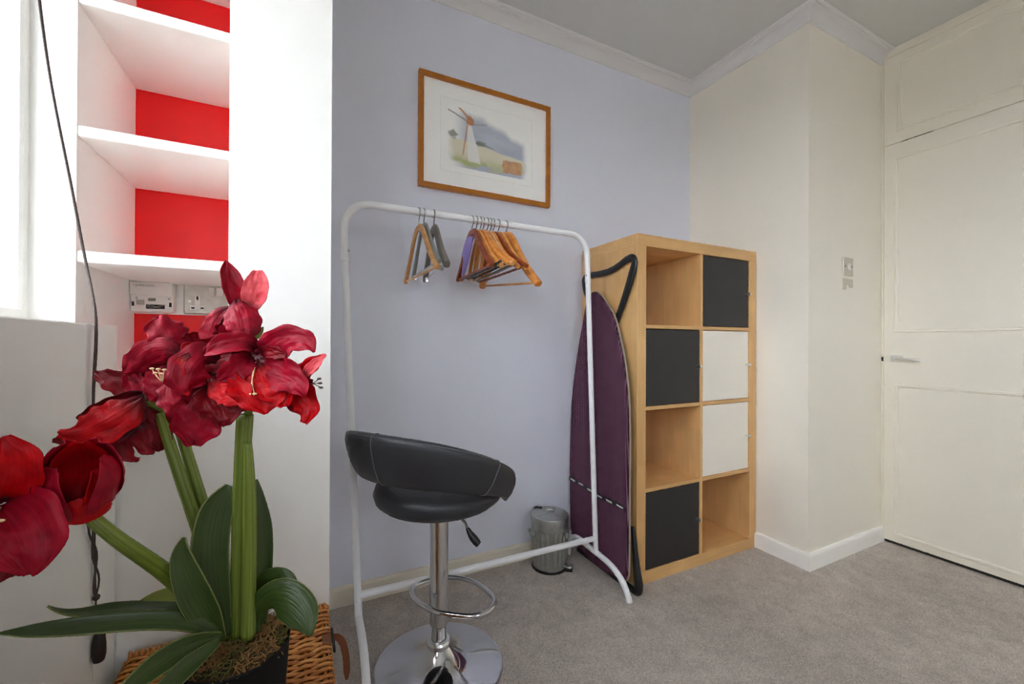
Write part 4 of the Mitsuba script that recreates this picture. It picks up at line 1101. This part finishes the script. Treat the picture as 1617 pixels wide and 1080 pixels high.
# upright top bloom
flower('tall upright bloom at the top of the plant with a salmon petal', [(388, 560, .62), (388, 530, .62), (386, 510, .618)], [11, 11, 13], [
    ('crimson', [(382, 500, .600), (371, 470, .592), (362, 440, .592), (357, 412, .596)], [12, 30, 36, 28, 3], dict(roll=28, cup=0.5, ruffle=0.04)),
    ('scarlet', [(384, 496, .606), (378, 468, .604), (371, 440, .604), (362, 416, .604)], [10, 26, 28, 20, 3], dict(roll=-22, cup=0.4, ruffle=0.04)),
    ('salmon', [(392, 494, .602), (401, 468, .597), (406, 446, .596), (407, 427, .597)], [8, 28, 36, 32, 12], dict(roll=-8, cup=0.25, ruffle=0.05)),
    ('crimson', [(374, 474, .585), (382, 496, .570), (386, 518, .564), (384, 538, .566)], [14, 42, 52, 48, 14], dict(roll=-6, cup=-0.4, ruffle=0.12)),
    ('crimson', [(366, 488, .592), (348, 506, .588), (338, 526, .588), (336, 548, .590)], [14, 34, 40, 40, 18], dict(roll=10, cup=-0.3, ruffle=0.08)),
    ('wine', [(380, 500, .600), (372, 520, .602), (362, 545, .606)], [20, 46, 50, 20], dict(roll=0)),
], [])
add_blade('bract', 'm_leaf_pale', plant, [(400, 535, .600), (408, 526, .598), (416, 516, .597)], [6, 12, 9, 1], cup=0.2, th=0.001)
# middle front bloom
flower('crimson bloom facing the room in the middle of the cluster', [(300, 660, .612), (318, 640, .60), (332, 612, .588)], [10, 10, 14], [
    ('crimson', [(340, 572, .560), (318, 568, .540), (300, 590, .528), (294, 622, .530)], [16, 52, 60, 54, 12], dict(roll=-14, cup=-0.32)),
    ('scarlet', [(300, 560, .530), (284, 572, .524), (283, 596, .524), (298, 624, .528)], [8, 16, 18, 14, 4], dict(roll=16, cup=0.2)),
    ('wine', [(336, 588, .566), (330, 610, .562), (322, 634, .556), (312, 652, .552)], [24, 62, 66, 56, 14], dict(roll=0, cup=0.4)),
    ('scarlet', [(340, 594, .556), (358, 612, .540), (376, 622, .532), (392, 640, .530)], [14, 40, 52, 46, 10], dict(roll=10)),
    ('wine', [(334, 610, .560), (344, 636, .548), (352, 656, .544), (350, 672, .545)], [18, 50, 62, 50, 10], dict(roll=-4)),
    ('crimson', [(330, 604, .563), (322, 640, .552), (312, 672, .546), (306, 704, .548)], [18, 56, 72, 60, 12], dict(roll=6, ruffle=0.22)),
    ('scarlet', [(304, 552, .544), (298, 546, .540), (296, 560, .536), (300, 574, .534)], [8, 16, 18, 8], dict(roll=0, cup=0.2)),
], [[(336, 604, .560), (340, 618, .545), (346 + i * 4, 630 - i, .538)] for i in range(3)])
# upper left bloom, seen from behind
flower('dusty crimson bloom at upper left of the cluster with pale stamens', [(256, 648, .600), (266, 634, .598), (276, 616, .594)], [9, 10, 13], [
    ('crimson', [(292, 558, .582), (276, 540, .574), (262, 518, .570), (254, 498, .572)], [18, 46, 54, 48, 14], dict(roll=12, cup=-0.28)),
    ('crimson', [(284, 566, .570), (258, 554, .560), (228, 566, .556), (194, 590, .556)], [18, 40, 46, 36, 6], dict(roll=-10, cup=-0.4)),
    ('crimson', [(284, 588, .566), (266, 600, .552), (252, 616, .546), (240, 634, .546)], [20, 48, 58, 44, 8], dict(roll=8, cup=-0.2, ruffle=0.2)),
    ('crimson', [(282, 596, .562), (284, 622, .548), (290, 644, .544), (296, 662, .546)], [18, 48, 58, 48, 10], dict(roll=-8, cup=-0.2, ruffle=0.2)),
    ('wine', [(284, 580, .586), (262, 580, .584), (236, 590, .582), (214, 606, .582)], [20, 40, 44, 30, 6], dict(roll=0)),
    ('salmon', [(250, 548, .575), (236, 546, .574), (220, 548, .576)], [6, 14, 14, 4], dict(roll=10)),
    ('wine', [(292, 560, .592), (310, 545, .594), (328, 535, .596)], [24, 44, 44, 20], dict(roll=0)),
], [[(282, 602, .548), (262, 604, .538), (240 + i * 5, 582 + (i * 7) % 13, .534)] for i in range(5)])
# lower left bloom, hanging to the left
flower('scarlet bloom hanging to the left with a long spread petal', [(262, 650, .594), (244, 640, .585), (222, 630, .572)], [10, 11, 14], [
    ('scarlet', [(224, 630, .556), (190, 654, .534), (146, 676, .520), (92, 684, .514)], [16, 52, 62, 48, 10], dict(roll=12, cup=-0.22)),
    ('wine', [(214, 668, .552), (176, 692, .536), (130, 696, .526), (83, 696, .522)], [14, 24, 26, 22, 5], dict(roll=0)),
    ('wine', [(226, 622, .566), (190, 634, .556), (156, 648, .550), (122, 662, .546)], [14, 26, 28, 22, 5], dict(roll=-14)),
    ('wine', [(218, 630, .572), (196, 612, .566), (172, 598, .562), (149, 587, .562)], [14, 30, 34, 24, 3], dict(roll=10)),
    ('wine', [(208, 668, .560), (196, 692, .552), (200, 716, .548), (220, 726, .547)], [14, 26, 24, 18, 4], dict(roll=12)),
    ('wine', [(214, 672, .564), (224, 696, .556), (232, 712, .552), (244, 714, .551)], [14, 28, 26, 16, 4], dict(roll=-10)),
    ('wine', [(228, 630, .578), (240, 660, .582), (248, 690, .584), (254, 712, .586)], [20, 52, 54, 40, 8], dict(roll=0)),
    ('crimson', [(228, 634, .570), (216, 612, .572), (208, 592, .574), (206, 574, .576)], [14, 30, 30, 20, 4], dict(roll=0)),
], [])
# big bloom at the left edge, close to the camera
flower('large dark red bloom cut off by the left edge of the photo', [(72, 742, .470), (40, 760, .440), (14, 790, .425)], [14, 14, 18], [
    ('scarlet', [(-2, 790, .420), (8, 756, .402), (10, 722, .396), (4, 690, .396)], [24, 66, 86, 78, 16], dict(roll=-6, ruffle=0.10)),
    ('crimson', [(0, 800, .418), (28, 830, .394), (44, 866, .386), (44, 908, .386)], [30, 84, 104, 92, 18], dict(roll=6, ruffle=0.10)),
    ('wine', [(-4, 806, .416), (-6, 850, .394), (0, 890, .388), (8, 916, .388)], [26, 80, 96, 78, 16], dict(roll=-12, ruffle=0.10)),
    ('wine', [(-6, 796, .418), (-30, 760, .400), (-44, 726, .394), (-50, 700, .394)], [24, 70, 84, 70, 14], dict(roll=10, ruffle=0.10)),
    ('scarlet', [(-10, 800, .416), (-40, 810, .396), (-66, 830, .390), (-84, 850, .392)], [24, 70, 80, 60, 12], dict(roll=0, ruffle=0.10)),
], [[(2, 800, .415), (-6, 812, .395), (-14 + 8 * i, 822, .388)] for i in range(3)])
# the half-open bud
add_tube('pedicel', 'm_leaf_pale', plant, [(48, 746, .462), (68, 742, .462), (86, 738, .462)], [13, 15, 15], 10)
bud = add_tube('flower', 'm_stem', plant, [(146, 814, .462), (138, 804, .463), (130, 796, .464)], [20, 24, 20], 12, label='half-open crimson bud at the lower left')
BC = at(126, 812, .470)
BA = at(127, 712, .432) - BC                    # the bud opens upwards and towards the room
bl = np.linalg.norm(BA); BA = BA / bl
BU = np.cross(BA, [0, 0, 1.0]); BU /= np.linalg.norm(BU); BV = np.cross(BU, BA)


def bud_petal(phi, half, r, lean, tip, seed, mat, h0=0.0):
    na, nc = 26, 17
    t = np.linspace(0, 1, na)[:, None]; s_ = np.linspace(-1, 1, nc)[None]
    wsh = np.sin(np.clip(0.25 + t * 2.75, 0, 3.05)) ** 0.6
    ang = phi + half * s_ * wsh
    rad = r * (0.20 + 1.0 * np.sin(np.clip(t * 2.35, 0, 3.1)) ** 0.8 * (1 - 0.18 * t)) + r * lean * t ** 3
    rad = rad + r * 0.10 * s_ ** 2 * t + 0.0016 * (meshkit.fbm(np.stack([s_ * 2 + 0 * t + seed, t * 4 + 0 * s_, 0 * t * s_], -1), 3, seed) - 0.5) * 4
    z = bl * (h0 + t * tip)
    P = BC + BA * z[..., None] + rad[..., None] * (np.cos(ang)[..., None] * BU + np.sin(ang)[..., None] * BV) if z.ndim == 2 and z.shape[1] == 1 else None
    nrm = np.cross(np.gradient(P, axis=0), np.gradient(P, axis=1)); nrm /= np.linalg.norm(nrm, axis=2, keepdims=True) + 1e-12
    Vv = np.vstack([(P + nrm * 0.0005).reshape(-1, 3), (P - nrm * 0.0005).reshape(-1, 3)])
    uv = np.stack([np.tile(s_, (na, 1)), np.tile(t, (1, nc))], -1).reshape(-1, 2)
    i, j = np.meshgrid(np.arange(na - 1), np.arange(nc - 1), indexing='ij')
    q = np.stack([i * nc + j, i * nc + j + 1, (i + 1) * nc + j + 1, (i + 1) * nc + j], -1).reshape(-1, 4)
    n0 = na * nc
    Fq = np.vstack([q[:, [0, 1, 2]], q[:, [0, 2, 3]], n0 + q[:, [0, 2, 1]], n0 + q[:, [0, 3, 2]]])
    rim = np.array([i * nc for i in range(na)] + [(na - 1) * nc + j for j in range(1, nc)] + [i * nc + nc - 1 for i in range(na - 2, -1, -1)] + [j for j in range(nc - 2, 0, -1)])
    r2 = np.roll(rim, -1)
    Fq = np.vstack([Fq, np.stack([rim, r2, n0 + r2], -1), np.stack([rim, n0 + r2, n0 + rim], -1)])
    put('petal', trimesh.Trimesh(Vv, Fq, process=False), 'm_petal_' + mat, bud, smooth=True, uv=np.vstack([uv, uv]))


toc = EYE - BC; pc_ = math.atan2(toc @ BV, toc @ BU)             # the side turned to the camera
for i, (dphi, half, r, lean, tip, mat, h0) in enumerate(((0.0, 0.95, .0285, -0.15, 0.50, 'scarlet', 0.0), (1.15, 1.0, .032, -0.25, 0.86, 'crimson', 0.0), (-1.15, 1.0, .032, -0.30, 0.92, 'crimson', 0.0), (2.3, 1.05, .033, -0.30, 1.0, 'crimson', 0.0),
                                                       (-2.3, 1.05, .033, -0.25, 0.98, 'crimson', 0.0), (3.14, 1.0, .027, -0.45, 1.02, 'scarlet', 0.0), (-0.75, 0.7, .022, -0.2, 0.78, 'scarlet', 0.0))):
    bud_petal(pc_ + dphi, half, r, lean, tip, i + 3, mat, h0)
